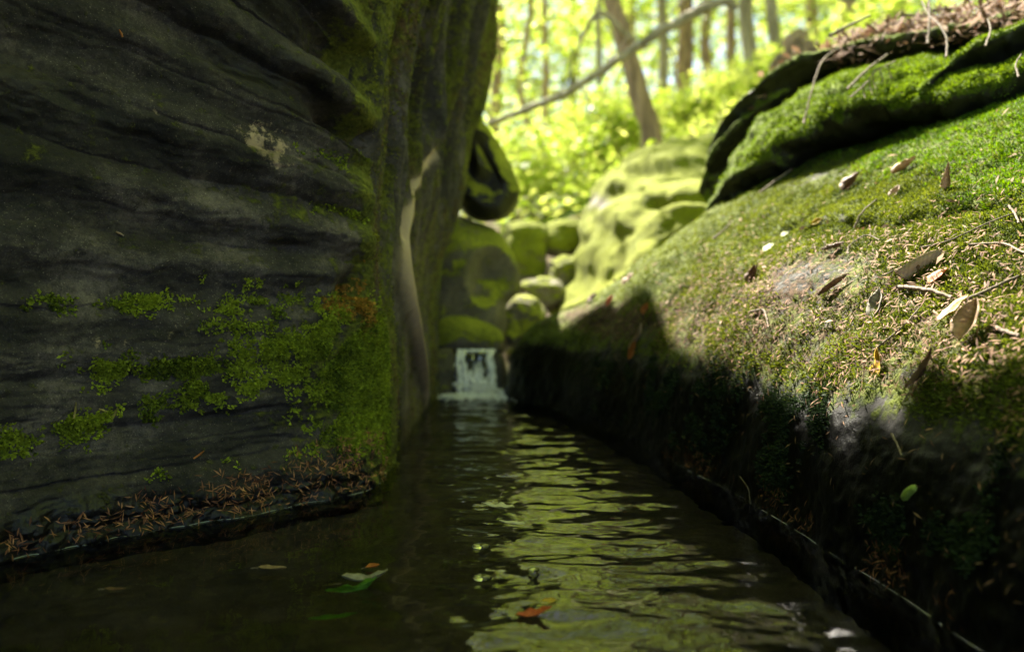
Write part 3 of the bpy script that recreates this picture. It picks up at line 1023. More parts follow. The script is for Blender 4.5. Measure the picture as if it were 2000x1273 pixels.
# ------------------------------------------------------------------ waterlines: raised rims of water against the stone
def rim(px_pts, surf_name, r, n, label):
    pts = []
    for px, py in px_pts:
        h = hit(px, py, surf_name)
        pts.append((h[0].x, h[0].y, 0.0015))
    p = smooth_path(pts, n)
    p[:, 2] += .0012 * pn(np.arange(n) * .35, 0.5, 0, 9)
    rr = r * (1 + .5 * pn(np.arange(n) * .21, 3.1, 0, 4))
    v_, q_, t_ = tube_geo(p, rr, 8)
    o = obj('water_rim', mesh_np('water_rim', v_, q_, t_), M['rim'])
    tag(o, kind='structure')


k = NT('water_rim_surface')
k.b.inputs['Base Color'].default_value = (.35, .38, .38, 1)
k.b.inputs['Roughness'].default_value = .12
k.b.inputs['Transmission Weight'].default_value = .5
M['rim'] = k.m


def water_edge(grid, u_idx):
    """where a rock grid crosses the water"""
    out = []
    for i in u_idx:
        z = grid[i, :, 2]
        s = np.where((z[:-1] < 0) & (z[1:] >= 0))[0]
        if len(s):
            j = s[-1]
            f = -z[j] / (z[j + 1] - z[j])
            p = grid[i, j] * (1 - f) + grid[i, j + 1] * f
            out.append(p)
    return np.array(out)


def rim_from(grid, idx, r, seed, cut):
    e = water_edge(grid, idx)
    nrm = np.gradient(e, axis=0)
    n = len(e)
    ker = np.ones(7) / 7
    for c_ in range(2):
        e[3:-3, c_] = np.convolve(e[:, c_], ker, 'valid')
    e[:, 2] = .001
    rr = r * (1 + .7 * pn(np.arange(n) * .15, 3.1, 0, seed) + .3 * pn(np.arange(n) * .5, 1.1, 0, seed))
    v_, q_, t_ = tube_geo(e, np.maximum(rr * sstep(cut, cut + .35, pn(np.arange(n) * .09, 7.7, 0, seed + 1) + .6 * pn(np.arange(n) * .31, 2.7, 0, seed + 2)), .00015), 8)
    tag(obj('water_rim', mesh_np('water_rim', v_, q_, t_), M['rim']), kind='structure')
    return e


E_WALL = rim_from(WALL_P, range(60, 545, 2), .0008, 3, -.25)
E_BANK = rim_from(BANK_P, range(60, 560, 3), .0007, 5, .0)


# ================================================================== MOSS, NEEDLES
def pick(P, N, weight, n):
    """random places on a grid surface by weight and area"""
    du = np.linalg.norm(P[1:, :-1] - P[:-1, :-1], axis=2)
    dv = np.linalg.norm(P[:-1, 1:] - P[:-1, :-1], axis=2)
    w = (du * dv * np.clip(weight[:-1, :-1], 0, None)).ravel()
    idx = rng.choice(len(w), n, p=w / w.sum())
    i, j = np.unravel_index(idx, du.shape)
    a = rng.random((n, 1))
    b = rng.random((n, 1))
    p = P[i, j] * (1 - a) * (1 - b) + P[i + 1, j] * a * (1 - b) + P[i, j + 1] * (1 - a) * b + P[i + 1, j + 1] * a * b
    return p, N[i, j], (i, j)


def tangent_frame(n):
    r = rng.normal(size=n.shape)
    t = r - n * (r * n).sum(1, keepdims=True)
    t /= np.maximum(np.linalg.norm(t, axis=1, keepdims=True), 1e-9)
    return t, np.cross(n, t)


def blades(p, n, length, width, lift, colr, lift_base=.0):
    """one small pointed, ridged blade per place; lift 0 lies flat, 1 stands up"""
    t, s = tangent_frame(n)
    lift = np.broadcast_to(lift, (len(p),))[:, None]
    d = t * np.cos(lift * np.pi / 2) + n * np.sin(lift * np.pi / 2)
    length = np.broadcast_to(length, (len(p),))[:, None]
    width = np.broadcast_to(width, (len(p),))[:, None]
    b = p + n * lift_base
    m = b + d * length * .5 + n * length * .06
    V = np.stack([b, m + s * width * .5, m - s * width * .5, b + d * length], 1)
    Q = np.arange(len(p))[:, None] * 4
    T = np.concatenate([Q + [[0, 2, 1]], Q + [[1, 2, 3]]], 1).reshape(-1, 3)
    C = np.repeat(colr, 4, 0)
    return V.reshape(-1, 3), T, C


def stuff(name, v, t, c, mat, label, cat):
    me = mesh_np(name, v, None, t, smooth=False)
    cattr(me, c)
    return tag(obj(name, me, mat), label, cat, kind='stuff')


def mixcol(a, b, f):
    return np.asarray(a)[None] * (1 - f[:, None]) + np.asarray(b)[None] * f[:, None]


def moss_cover(name, P, N, weight, clumps, per, length, width, ca, cb, label, seed, lift=(.25, .95), spread=.004):
    p, n, (i, j) = pick(P, N, weight, clumps)
    tone = .56 + .6 * fbm(p[:, 0] * 9, p[:, 1] * 9, p[:, 2] * 9, 3, seed) + rng.normal(0, .18, clumps)
    p = np.repeat(p, per, 0)
    n = np.repeat(n, per, 0)
    t, s = tangent_frame(n)
    p = p + t * rng.normal(0, spread, (len(p), 1)) + s * rng.normal(0, spread, (len(p), 1))
    f = np.clip(np.repeat(tone, per) + rng.normal(0, .15, len(p)), 0, 1)
    c = mixcol(ca, cb, f) * rng.uniform(.7, 1.25, (len(p), 1))
    v, tr, cc = blades(p, n, rng.uniform(.6, 1.4, len(p)) * length, rng.uniform(.7, 1.3, len(p)) * width, rng.uniform(*lift, len(p)), c)
    return stuff(name, v, tr, cc, M['moss'], label, 'moss')


X, Y, Z = BANK_P[..., 0], BANK_P[..., 1], BANK_P[..., 2]
vis = sstep(.55, .75, Y) * sstep(2.6, 1.7, Y) * sstep(1.5, 1.1, X) * (1 / np.maximum(Y, .7) ** 1.5)
w_lit = vis * sstep(.3, .75, bank_moss - .35 * np.clip(bank_dry, 0, 1) + .25 * n2) * sstep(.10, .24, Z)
green = sstep(-.15, .35, (X - .78) * 2.2 + (Z - .45) * 1.5 + .5 * n1)
moss_cover('bank_moss', BANK_P, BANK_N, w_lit * (1 - .85 * green), 42000, 5, .0060, .0021, (.025, .045, .006), (.185, .225, .020), 'short yellow green moss covering most of the right rock slope', 501)
moss_cover('bank_moss', BANK_P, BANK_N, w_lit * green, 18000, 5, .0078, .0024, (.022, .06, .004), (.15, .28, .012), 'deep green moss on the upper right of the rock slope', 502)
w_shade = vis * sstep(.02, .06, Z) * sstep(.26, .14, Z) * sstep(.0, .4, n2 + .5 * n1)  # moss in the shaded band, shade put into its darker colour
moss_cover('bank_moss', BANK_P, BANK_N, w_shade, 3500, 5, .006, .003, (.010, .022, .010), (.035, .06, .02), 'wet moss low on the right bank just above the water, coloured dark for the shade', 503)
for PP, NN, cnt, lab, sd in ((LEDGE_P, LEDGE_N, 13000, 'bright green moss on the top of the long overhanging ledge', 505),
                             (SH_P, SH_N, 5000, 'green moss on the shelf at the upper right edge', 507)):
    w = sstep(-.55, .2, NN[..., 2]) * sstep(2.5, 1.5, PP[..., 1]) * sstep(1.6, 1.3, PP[..., 0])
    moss_cover('ledge_moss', PP, NN, w, int(cnt * 1.5), 5, .0072, .0026, (.035, .07, .006), (.19, .29, .018), lab, sd)

# leafy moss clumps on the left wall
Sg, Zg = SS, ZZ
nA = fbm(Sg * 16, Zg * 16, 0, 4, 511)
nB = fbm(Sg * 5, Zg * 7, 0, 3, 513)
nC = fbm(Sg * 45, Zg * 45, 0, 3, 514)


def streak(s0, z0, s1, z1, w):
    """band of moss along a line on the wall, metres left of the corner and height"""
    f = np.clip((Sg - s0) / (s1 - s0), 0, 1)
    z = z0 + (z1 - z0) * f + .022 * nB
    inside = sstep(min(s0, s1) - .05, min(s0, s1) + .05, Sg) * sstep(max(s0, s1) + .06, max(s0, s1) - .06, Sg)
    return inside * gauss(Zg, z, w)


patch = 1.0 * gauss(Sg, .045, .085) * gauss(Zg, .235, .062) + .8 * gauss(Sg, .03, .06) * gauss(Zg, .15, .085) + .5 * gauss(Sg, .13, .04) * gauss(Zg, .27, .04)
patch = patch * (1 - .6 * sstep(.33, .36, Zg))
w = 1.2 * patch * sstep(-.12, .35, nA + .35 * patch)
thin = 2.2 * streak(.10, .225, .47, .242, .020) + 1.6 * streak(.13, .20, .33, .175, .016) + 1.0 * streak(.14, .255, .30, .262, .014) + .5 * streak(.25, .265, .42, .30, .008) * 0 + 1.1 * streak(.30, .19, .62, .14, .012)
thin += 1.4 * streak(.17, .325, .36, .327, .010) + 1.0 * streak(.36, .345, .62, .335, .011) + .5 * streak(.20, .36, .30, .37, .009) + .5 * streak(.22, .30, .33, .295, .008)
thin += .35 * streak(.0, .48, .14, .50, .006) + .35 * streak(.02, .555, .12, .58, .007) + .3 * streak(.0, .60, .06, .61, .01) + .25 * streak(.1, .10, .4, .085, .006)
w = (1.7 * w + .55 * thin * sstep(-.2, .35, nA)) * (.3 + sstep(-.25, .35, nC))
w = w * face * sstep(.045, .07, Zg)
w += .5 * sstep(.0, -.06, Sg) * sstep(-.10, -.05, Sg) * sstep(.36, .2, Zg) * sstep(.02, .06, Zg)
moss_cover('wall_moss', WALL_P, WALL_N, w, 9500, 7, .0062, .0036, (.035, .06, .005), (.33, .40, .030), 'leafy green moss spreading over the lower corner of the left wall', 515, (.1, .8), .003)
wo_ = face * gauss(Sg, .028, .030) * gauss(Zg, .315, .035) + .3 * gauss(Sg, .10, .012) * gauss(Zg, .325, .01)
moss_cover('wall_moss', WALL_P, WALL_N, wo_ * sstep(-.2, .2, nA), 420, 7, .0065, .004, (.14, .10, .012), (.52, .28, .05), 'patch of orange tinted moss at the corner of the left wall', 517, (.1, .8), .003)
# short fuzz on the fluted side
w = side * sstep(.3, .8, m_side) * sstep(.4, .1, RIB) * sstep(1.2, .8, q)
moss_cover('wall_moss', WALL_P, WALL_N, w, 9000, 4, .007, .003, (.04, .05, .006), (.24, .25, .03), 'thin yellow green moss on the fluted side of the left wall', 519, (.1, .7), .004)


def needle_litter(name, P, N, weight, n, length, label, ca, cb, width=.0016, lift=(0, .25)):
    p, nn, _ = pick(P, N, weight, n)
    f = rng.random(n)
    c = mixcol(ca, cb, f) * rng.uniform(.6, 1.3, (n, 1))
    v, t, cc = blades(p, nn, rng.uniform(.6, 1.3, n) * length, rng.uniform(.8, 1.3, n) * width, rng.uniform(*lift, n), c, lift_base=.005)
    return stuff(name, v, t, cc, M['litter'], label, 'needles')


w = vis * (.25 + sstep(.1, .6, bank_dry)) * sstep(.12, .25, Z) * sstep(.62, .50, Z) * sstep(.0, .5, .5 + n1)
needle_litter('needle_litter', BANK_P, BANK_N, w, 5600, .0130, 'brown and tan needles strewn over the right rock slope', (.11, .05, .026), (.43, .25, .155), .0021, (0, .35))
w = vis * sstep(.004, .012, Z) * sstep(.060, .02, Z) * sstep(-.3, .3, n2) * sstep(1.9, 1.5, Y)
needle_litter('needle_litter', BANK_P, BANK_N, w, 420, .012, 'reddish needles along the waterline of the right bank', (.12, .045, .022), (.34, .17, .10))
w = vis * sstep(.05, .09, Z) * sstep(.24, .16, Z)
needle_litter('needle_litter', BANK_P, BANK_N, w, 160, .012, 'few scattered needles on the dark steep face of the right bank', (.16, .08, .05), (.42, .26, .17))
needle_lim = .020 + .060 * sstep(.60, .05, Sg) * (1 + .3 * nB)
w = face * sstep(.002, .010, Zg) * sstep(.03, -.01, Zg - needle_lim) * sstep(1.0, .4, Sg) * (.3 + sstep(-.3, .3, nA))
needle_litter('needle_litter', WALL_P, WALL_N, w, 950, .0135, 'reddish brown needles caught on the wet foot of the left wall', (.10, .036, .018), (.42, .20, .11), .0021, (0, .35))


w = vis * sstep(.20, .30, Z) * sstep(.75, .6, Z) * (.2 + sstep(-.1, .4, n1))
p, nn, _ = pick(BANK_P, BANK_N, w, 170)
c = mixcol((.10, .05, .028), (.42, .27, .17), rng.random(170))
v_, t_, cc = blades(p, nn, rng.uniform(.010, .024, 170), rng.uniform(.003, .009, 170), rng.uniform(0, .5, 170), c, .005)
stuff('leaf_crumbs', v_, t_, cc, M['litter'], 'crumbs of dry leaf and bark scattered over the right rock slope', 'leaf litter')

# ================================================================== FALLEN LEAVES, TWIGS
def leaf_mesh(name, length, width, curl=.3, fold=.3, kind='ovate', wave=.05, seed=0, nl=13, nw=7):
    r = np.random.default_rng(seed)
    t = np.linspace(0, 1, nl)
    if kind == 'ovate':
        hw = np.sin(np.pi * np.clip(t, 0, 1) ** .8) ** .8
    elif kind == 'lobed':
        hw = np.sin(np.pi * t ** .75) ** .6 * (1 - .42 * np.abs(np.sin(t * np.pi * 2.6)))
    else:
        hw = np.sin(np.pi * t) ** .5 * .9
    hw = np.maximum(hw * (1 + .22 * pn(t * 5.3, seed * 1.7, 0, seed)), .02)
    s = np.linspace(-1, 1, nw)
    T, S = np.meshgrid(t, s, indexing='ij')
    x = S * hw[:, None] * width / 2
    ang = curl * (T - .5) * 2
    y = length * (np.sin(ang) / max(curl * 2, 1e-3) if curl > .01 else T - .5)
    z = length * ((1 - np.cos(ang)) / max(curl * 2, 1e-3)) * 1.0
    z = z + np.abs(x) * fold * 1.6 + wave * length * pn(T * 3.5, S * 2.2, 0, seed)
    x = x * math.cos(fold)
    P = np.stack([x, y, z], -1).reshape(-1, 3)
    n = len(P)
    th = .0004 + .0002 * length
    V = np.vstack([P, P - [0, 0, th]])
    q = grid_quads(nl, nw)
    q = np.vstack([q, grid_quads(nl, nw, flip=True, base=n)])
    ring = [j for j in range(nw)] + [i * nw + nw - 1 for i in range(1, nl)] + [(nl - 1) * nw + j for j in range(nw - 2, -1, -1)] + [i * nw for i in range(nl - 2, 0, -1)]
    e = [[a, b, b + n, a + n] for a, b in zip(ring, ring[1:] + ring[:1])]
    q = np.vstack([q, np.array(e)])
    me = mesh_np(name, V, q)
    return me


def leaf_paint(name, c1, c2, trans=.25):
    kk = NT(name)
    nz = kk.noise(90, 5, .65)
    cc = kk.mix(kk.rng(nz, .35, .65), c1, c2)
    # side veins
    wv = kk.n('ShaderNodeTexWave')
    wv.bands_direction = 'DIAGONAL'
    wv.inputs['Scale'].default_value = 90
    wv.inputs['Distortion'].default_value = .6
    kk.l(kk.obj, wv.inputs['Vector'])
    cc = kk.mix(kk.math('MULTIPLY', wv.outputs['Fac'], .28), cc, tuple(x * .55 for x in c1))
    kk.l(cc, kk.b.inputs['Base Color'])
    kk.b.inputs['Roughness'].default_value = .6
    kk.l(kk.bump(wv.outputs['Fac'], .4, .0006), kk.b.inputs['Normal'])
    tr = kk.n('ShaderNodeBsdfTranslucent')
    kk.l(cc, tr.inputs[0])
    mx = kk.n('ShaderNodeMixShader')
    mx.inputs[0].default_value = trans
    kk.l(kk.b.outputs[0], mx.inputs[1])
    kk.l(tr.outputs[0], mx.inputs[2])
    kk.l(mx.outputs[0], kk.out.inputs[0])
    return kk.m


LP = {'tan': leaf_paint('tan_leaf', (.30, .19, .10), (.42, .29, .17)), 'brown': leaf_paint('brown_leaf', (.11, .055, .03), (.20, .11, .06)),
      'grey': leaf_paint('grey_leaf', (.28, .25, .20), (.42, .39, .32)), 'ochre': leaf_paint('ochre_leaf', (.38, .30, .09), (.52, .42, .14)),
      'yellow': leaf_paint('yellow_leaf', (.62, .38, .04), (.72, .52, .07)), 'orange': leaf_paint('orange_leaf', (.45, .14, .035), (.55, .2, .05)),
      'green': leaf_paint('green_leaf', (.08, .24, .02), (.16, .36, .04)), 'white': leaf_paint('bleached_leaf', (.58, .54, .40), (.70, .66, .52)),
      'lime': leaf_paint('lime_leaf', (.50, .55, .22), (.62, .66, .34)), 'red': leaf_paint('red_leaf', (.50, .09, .03), (.62, .16, .05)), 'pink': leaf_paint('pale_brown_leaf', (.42, .28, .20), (.52, .37, .27))}
leafid = [0]


def place_leaf(px, py, len_px, wid_px, angle, paint, label, surf=('bank',), curl=.5, fold=.35, kind='ovate', tilt=0.0, up_=.004, group=None, stem=True, roll=0.0):
    """a fallen leaf lying on the surface seen at (px,py); angle is its direction in the picture, degrees"""
    h = hit(px, py, *surf)
    if h is None:
        print('no surface for leaf', px, py)
        return None
    p, n, dist = h
    sc = dist / FPX
    leafid[0] += 1
    # direction in the surface that looks like `angle` in the picture
    a = R(angle)
    d = Vector((math.cos(a), 0, math.sin(a)))
    d = d - n * d.dot(n)
    f = max(d.length, .35)
    d.normalize()
    me = leaf_mesh('fallen_leaf', len_px * sc / f, wid_px * sc * 1.2, curl, fold, kind, seed=leafid[0] * 7)
    x = d.cross(n)
    rot = Matrix((x, d, n)).transposed().to_4x4()
    o = obj('fallen_leaf', me, LP[paint])
    o.matrix_world = Matrix.Translation(p + n * up_) @ rot @ Matrix.Rotation(tilt, 4, 'X') @ Matrix.Rotation(roll, 4, 'Y')
    tag(o, label, 'leaf', group)
    if stem:
        Ln = len_px * sc / f
        v_, q_, t_ = tube_geo([(0, -Ln * .5, .001), (.002, -Ln * .62, .002), (.001, -Ln * .75, .001)], [.0009, .0007, .0006], 5)
        s_ = obj('stem', mesh_np('stem', v_, q_, t_), M['twig'], o)
    return o


place_leaf(1800, 526, 88, 34, 12, 'pink', 'long curled brown leaf, largest on the right slope, rolled like bark', curl=.25, fold=1.15, tilt=.05, up_=.020, roll=math.pi)
place_leaf(1838, 545, 42, 26, 40, 'orange', 'small orange brown leaf tucked under the long curled brown leaf', curl=.3, fold=.3)
place_leaf(1905, 642, 62, 40, 80, 'tan', 'upright folded tan leaf with ribbed veins beside the ochre leaf', curl=.5, fold=.5, tilt=.45, up_=.012)
place_leaf(1872, 616, 68, 26, 38, 'ochre', 'narrow ochre yellow leaf left of the upright tan leaf', curl=.35, fold=.35, tilt=.2, up_=.008)
place_leaf(1720, 596, 52, 30, 95, 'grey', 'grey brown oval leaf with torn edge, in the middle of the needle litter', curl=.4, fold=.3, tilt=.2)
place_leaf(1722, 716, 40, 34, 20, 'yellow', 'yellow lobed leaf low on the right slope among needles', curl=.4, fold=.2, kind='lobed', tilt=.25)
place_leaf(1240, 686, 34, 22, 25, 'orange', 'bright orange leaf near the shadow edge at the lower left of the slope', curl=.4, fold=.2, tilt=.3)
place_leaf(1504, 487, 22, 16, 10, 'lime', 'pale green leaf scrap on the moss, brighter of the two', curl=.2, fold=.2)
place_leaf(1536, 460, 18, 12, 20, 'lime', 'tiny pale yellow leaf scrap up and right of the pale green one', curl=.2, fold=.2)
place_leaf(1632, 562, 55, 12, 8, 'brown', 'thin dark bark scrap on the bare grey patch', curl=.2, fold=.9, stem=False)
place_leaf(1478, 540, 36, 26, 20, 'brown', 'dark crumpled leaf at the left end of the bare grey patch', curl=.8, fold=.5, tilt=.3)
place_leaf(1770, 332, 50, 20, 12, 'tan', 'curled tan leaf on the moss high under the long ledge', curl=.6, fold=.6, tilt=.2)
place_leaf(1668, 362, 40, 28, 5, 'brown', 'brown crumpled leaf left of the curled tan leaf under the ledge', curl=.7, fold=.5, tilt=.3)
place_leaf(1856, 368, 40, 14, 85, 'pink', 'upright pale chip of bark standing in the moss at upper right', curl=.2, fold=.5, tilt=1.0, up_=.014, stem=False)
place_leaf(1598, 434, 14, 10, 0, 'yellow', 'tiny yellow leaf near the dark step in the slope', curl=.2, fold=.2)
place_leaf(1630, 488, 30, 12, -20, 'brown', 'small brown leaf sliver above the bare patch', curl=.5, fold=.5)
place_leaf(1810, 728, 52, 16, 8, 'brown', 'dark brown curled leaf right of the yellow lobed leaf', curl=.6, fold=.6)
place_leaf(1752, 380, 26, 16, 60, 'pink', 'pale brown bark flake in the heap of litter high on the slope', curl=.4, fold=.4, tilt=.5)
for (px, py, c_, lab) in ((1265, 605, 'orange', 'blurred orange leaf in the litter strip at the far end of the bank'), (1195, 590, 'red', 'blurred reddish leaf in the litter strip near the nose of the bank'),
                          (1250, 660, 'pink', 'blurred pale brown leaf just above the bright orange leaf'), (1230, 548, 'pink', 'blurred pale leaf on the lit crest of the bank'),
                          (1160, 585, 'brown', 'blurred dark brown leaf on the lit crest near the nose')):
    place_leaf(px, py, 26, 18, random.uniform(-20, 60), c_, lab, curl=.5, fold=.3, tilt=.2)
# leaves in and on the water
place_leaf(972, 1003, 62, 30, 165, 'white', 'pale leaf drifting on the ripples, larger of the two', ('water',), .35, .25, 'lobed', up_=.010, tilt=.12, stem=False)
place_leaf(1000, 1034, 50, 16, 175, 'white', 'small pale leaf drifting on the ripples below the larger one', ('water',), .3, .2, up_=.009, tilt=.1, stem=False)
place_leaf(715, 1140, 80, 36, 30, 'grey', 'grey leaf half sunk in the dark water near the left wall', ('water',), .7, .35, 'lobed', up_=.004, tilt=.15)
place_leaf(690, 1150, 54, 34, 60, 'green', 'green leaf lying against the half sunk grey leaf', ('water',), .7, .5, 'lobed', up_=-.006, tilt=.3)
place_leaf(652, 1185, 34, 22, 70, 'green', 'dim green leaf under water, left of the grey leaf', ('water',), .4, .3, 'lobed', up_=-.03, tilt=.3)
place_leaf(728, 1112, 26, 18, 20, 'orange', 'small orange tipped leaf at the top of the sunken leaf cluster', ('water',), .4, .3, up_=.003, tilt=.2)
place_leaf(532, 1118, 50, 14, -12, 'tan', 'thin tan leaf floating on the dark water at left', ('water',), .3, .3, up_=.005)
place_leaf(225, 1155, 36, 10, 10, 'brown', 'faint brown curl of leaf floating near the lower left corner', ('water',), .4, .3, up_=.002)
place_leaf(1045, 1205, 46, 34, 50, 'red', 'red lobed leaf half sunk among the ripples in the foreground', ('water',), .6, .3, 'lobed', up_=.002, tilt=.25)
place_leaf(1072, 1178, 30, 22, 10, 'yellow', 'small yellow leaf half sunk beside the red one', ('water',), .4, .2, up_=.001, tilt=.2)
# single needles caught on the left wall
for i, (px, py, ln, an, lab) in enumerate(((145, 800, 28, 80, 'tan needle standing on the left wall, leftmost of three'), (200, 801, 14, -20, 'short tan needle lying between two standing ones on the left wall'),
                                           (222, 806, 24, 65, 'tan needle standing on the left wall, rightmost of three'), (387, 887, 22, 25, 'orange needle lying on the left wall above the litter'),
                                           (232, 458, 14, -5, 'small pinkish bark chip stuck high on the left wall'), (235, 66, 12, 120, 'tiny orange scrap on the dark top of the left wall'))):
    h = hit(px, py, 'wall')
    p, n, dist = h
    a = R(an)
    d = Vector((math.cos(a), 0, math.sin(a)))
    d = (d - n * d.dot(n)).normalized()
    ln_ = ln * dist / FPX
    v_, q_, t_ = tube_geo([tuple(p + n * .003 - d * ln_ / 2), tuple(p + n * .004), tuple(p + n * .003 + d * ln_ / 2)], [.0012, .0017, .0008], 6)
    o = obj('needle', mesh_np('needle', v_, q_, t_), LP['ochre' if i < 3 else 'orange'] if i != 4 else LP['pink'])
    tag(o, lab, 'needle')


def twig(pts_px, r0, r1, label, surf=('bank',), mat='twig', lift=.004, group=None, side_twigs=(), cat='twig', sag=None):
    pts = []
    for t_, a in enumerate(pts_px):
        if len(a) == 3:
            pts.append(W(*a))
            continue
        h = hit(a[0], a[1], *surf)
        if h is None:
            continue
        pts.append(h[0] + h[1] * (lift + (r0 + r1) / 2))
    if len(pts) < 2:
        print('no surface for twig', pts_px)
        return
    n = max(8, len(pts) * 6)
    p = smooth_path(pts, n)
    p += np.stack([.0012 * pn(np.arange(n) * .5, j * 3.7, 0, int(pts_px[0][0])) for j in range(3)], -1)
    rad = np.linspace(r0, r1, n) * (1 + .2 * pn(np.arange(n) * .6, 9.1, 0, 3))
    v_, q_, t_ = tube_geo(p, rad, 7)
    base = Vector(p[0])
    o = obj('twig', mesh_np('twig', v_ - np.array(base), q_, t_), M[mat])
    o.location = base
    tag(o, label, cat, group)
    for f0, dx, dy, dz in side_twigs:
        b = p[int(f0 * (n - 1))] - np.array(base)
        vv_, qq_, tt_ = tube_geo([b, b + np.array((dx * .5, dy * .5, dz * .6)), b + np.array((dx, dy, dz))], [r1 * 1.0, r1 * .8, r1 * .5], 6)
        obj('side_twig', mesh_np('side_twig', vv_, qq_, tt_), M[mat], o)
    return o


B = ('bank', 'ledge_rock')
twig([(1762, 568), (1800, 572), (1840, 582), (1866, 592)], .0034, .0026, 'stout pale broken stick beneath the long curled brown leaf', mat='pale_twig', lift=.006, side_twigs=((.5, .01, -.01, -.02),))
twig([(1868, 600), (1930, 575), (1995, 545)], .0026, .0018, 'thin dark stick slanting up right from the broken stick', lift=.004)
twig([(1898, 486), (1950, 484), (2005, 502)], .0018, .0014, 'thin pale twig lying near the right edge of the picture', mat='pale_twig', lift=.006)
twig([(1800, 490), (1850, 478), (1920, 448), (1990, 420)], .0014, .001, 'fine twig rising to the right above the thin pale twig', lift=.005)
twig([(1974, 418), (1990, 430), (1996, 452)], .0018, .0014, 'short forked twig at the right edge, middle height', mat='pale_twig', lift=.012)
twig([(1945, 645), (1970, 655), (1998, 662)], .0026, .0022, 'short stick right of the upright tan leaf', mat='pale_twig')
twig([(1712, 688), (1740, 665), (1780, 628), (1800, 605)], .0015, .001, 'fine straight twig in the needles above the yellow lobed leaf', mat='pale_twig')
twig([(1470, 612), (1490, 607), (1503, 625), (1505, 640)], .0018, .0012, 'hooked twig at the left of the needle litter', mat='pale_twig')
twig([(1395, 470), (1410, 458), (1428, 440)], .0026, .0014, 'short dark stick on the moss at the left of the slope')
twig([(1488, 382), (1520, 358), (1550, 337)], .0030, .0018, 'tan twig lying on the moss below the small stone step', mat='pale_twig', lift=.008)
twig([(1678, 450), (1690, 425), (1720, 400)], .0020, .0012, 'thin twig hooked over the dark step in the slope', lift=.012)
twig([(1660, 505), (1662, 490), (1690, 470), (1720, 478)], .0014, .001, 'looped fine twig above the bare patch', lift=.008)
twig([(1748, 850), (1762, 872), (1768, 892)], .0017, .0012, 'single reddish stalk hanging at the lower edge of the lit moss', mat='pale_twig', lift=.004)
twig([(1450, 930), (1468, 960), (1470, 985)], .0010, .0007, 'thin stalk standing in the needles at the right waterline')
# dead twigs hanging over the ledge
twig([(1570, 240, 2.02), (1588, 170, 2.06), (1606, 120, 2.12), (1640, 92, 2.2)], .0026, .0020, 'long dead twig hanging over the left of the long ledge', mat='pale_twig')
twig([(1655, 175, 1.90), (1690, 140, 1.93), (1735, 105, 1.98)], .0034, .0022, 'stout pale twig jutting from the edge of the long ledge', mat='pale_twig')
twig([(1662, 190, 1.88), (1690, 165, 1.9), (1715, 135, 1.94), (1750, 120, 1.95)], .0022, .0018, 'thin twig with rows of side shoots hanging under the stout pale twig', mat='pale_twig',
     side_twigs=((.3, .0, -.01, -.03), (.45, .004, -.01, -.035), (.6, .006, -.01, -.04), (.75, .008, -.01, -.035), (.9, .01, -.01, -.04)))
twig([(1848, 112, 1.74), (1850, 80, 1.78), (1840, 55, 1.82), (1815, 30, 1.9), (1800, 0, 1.98)], .0024, .0018, 'dead twig hanging from the upper slab towards the right', mat='twig')
twig([(1925, 90, 1.65), (1935, 60, 1.70), (1930, 35, 1.75)], .0024, .0016, 'short dead twig hanging near the upper right corner', mat='twig')
twig([(1990, 150, 1.5), (1985, 125, 1.53), (1996, 105, 1.55)], .002, .0014, 'dead twig curling at the right edge, under the green shelf', mat='twig')
twig([(1812, 85, 1.98), (1816, 40, 2.02), (1813, -20, 2.1)], .0032, .0030, 'upright dead stem on the upper slab', mat='twig')
BRUSH = ['dead stick at the left of the brush heap on the upper slab', 'long dead stick slanting up right through the brush heap', 'nearly level dead stick in the middle of the brush heap', 'dead stick under the upright stem on the upper slab',
         'dead stick sloping down right at the top of the brush heap', 'topmost dead stick of the brush heap, near the picture top', 'dead stick at the right end of the brush heap, near the picture corner', 'shortest dead stick, at the lower left end of the brush heap']
for i, (a, b, c_, d) in enumerate(((1640, 85, 1760, 40), (1680, 95, 1850, 15), (1700, 60, 1800, 70), (1740, 90, 1890, 45), (1760, 30, 1900, 60), (1820, 20, 1960, 5), (1850, 60, 1990, 10), (1620, 70, 1700, 30))):
    p0, p1 = W(a, b, 2.30 - i * .04), W(c_, d, 2.15 - i * .04)
    twig([(a, b, 2.30 - i * .03), ((a + c_) / 2, (b + d) / 2 - random.uniform(-6, 14), 2.25 - i * .03), (c_, d, 2.18 - i * .03)], random.uniform(.003, .005), .002,
         BRUSH[i], mat=random.choice(('twig', 'twig', 'pale_twig')), group='brush on the upper slab')
w = sstep(.2, .7, UP_N[..., 2]) * sstep(2.7, 2.2, UP_P[..., 1]) * sstep(2.2, 1.5, UP_P[..., 0])
p, nn, _ = pick(UP_P, UP_N, w, 900)
c = mixcol((.12, .06, .035), (.42, .28, .19), rng.random(900))
v_, t_, cc = blades(p, nn, rng.uniform(.02, .05, 900), rng.uniform(.008, .024, 900), rng.uniform(0, .6, 900), c, .004)
stuff('leaf_litter', v_, t_, cc, M['litter'], 'dry brown leaf litter heaped on the upper slab', 'leaf litter')

mb = MB()
n = 1500
bp = []
for i in range(n):
    f = random.random()
    px = 1630 + 420 * f
    py = 105 - 85 * f + random.uniform(-34, 26)
    bp.append(W(px, py, 2.33 - .5 * f + random.uniform(-.05, .25)))
c = mixcol((.09, .042, .025), (.32, .19, .12), rng.random(n))
v_, t_, cc = blades(np.array([tuple(b) for b in bp]), np.tile(np.array([[-.3, -.5, .8]]), (n, 1)), rng.uniform(.02, .08, n), rng.uniform(.002, .014, n), rng.uniform(-.2, .5, n), c, .0)
stuff('brush_heap', v_, t_, cc, M['litter'], 'heap of brown leaves and broken twigs on the crest of the upper slab', 'brush')

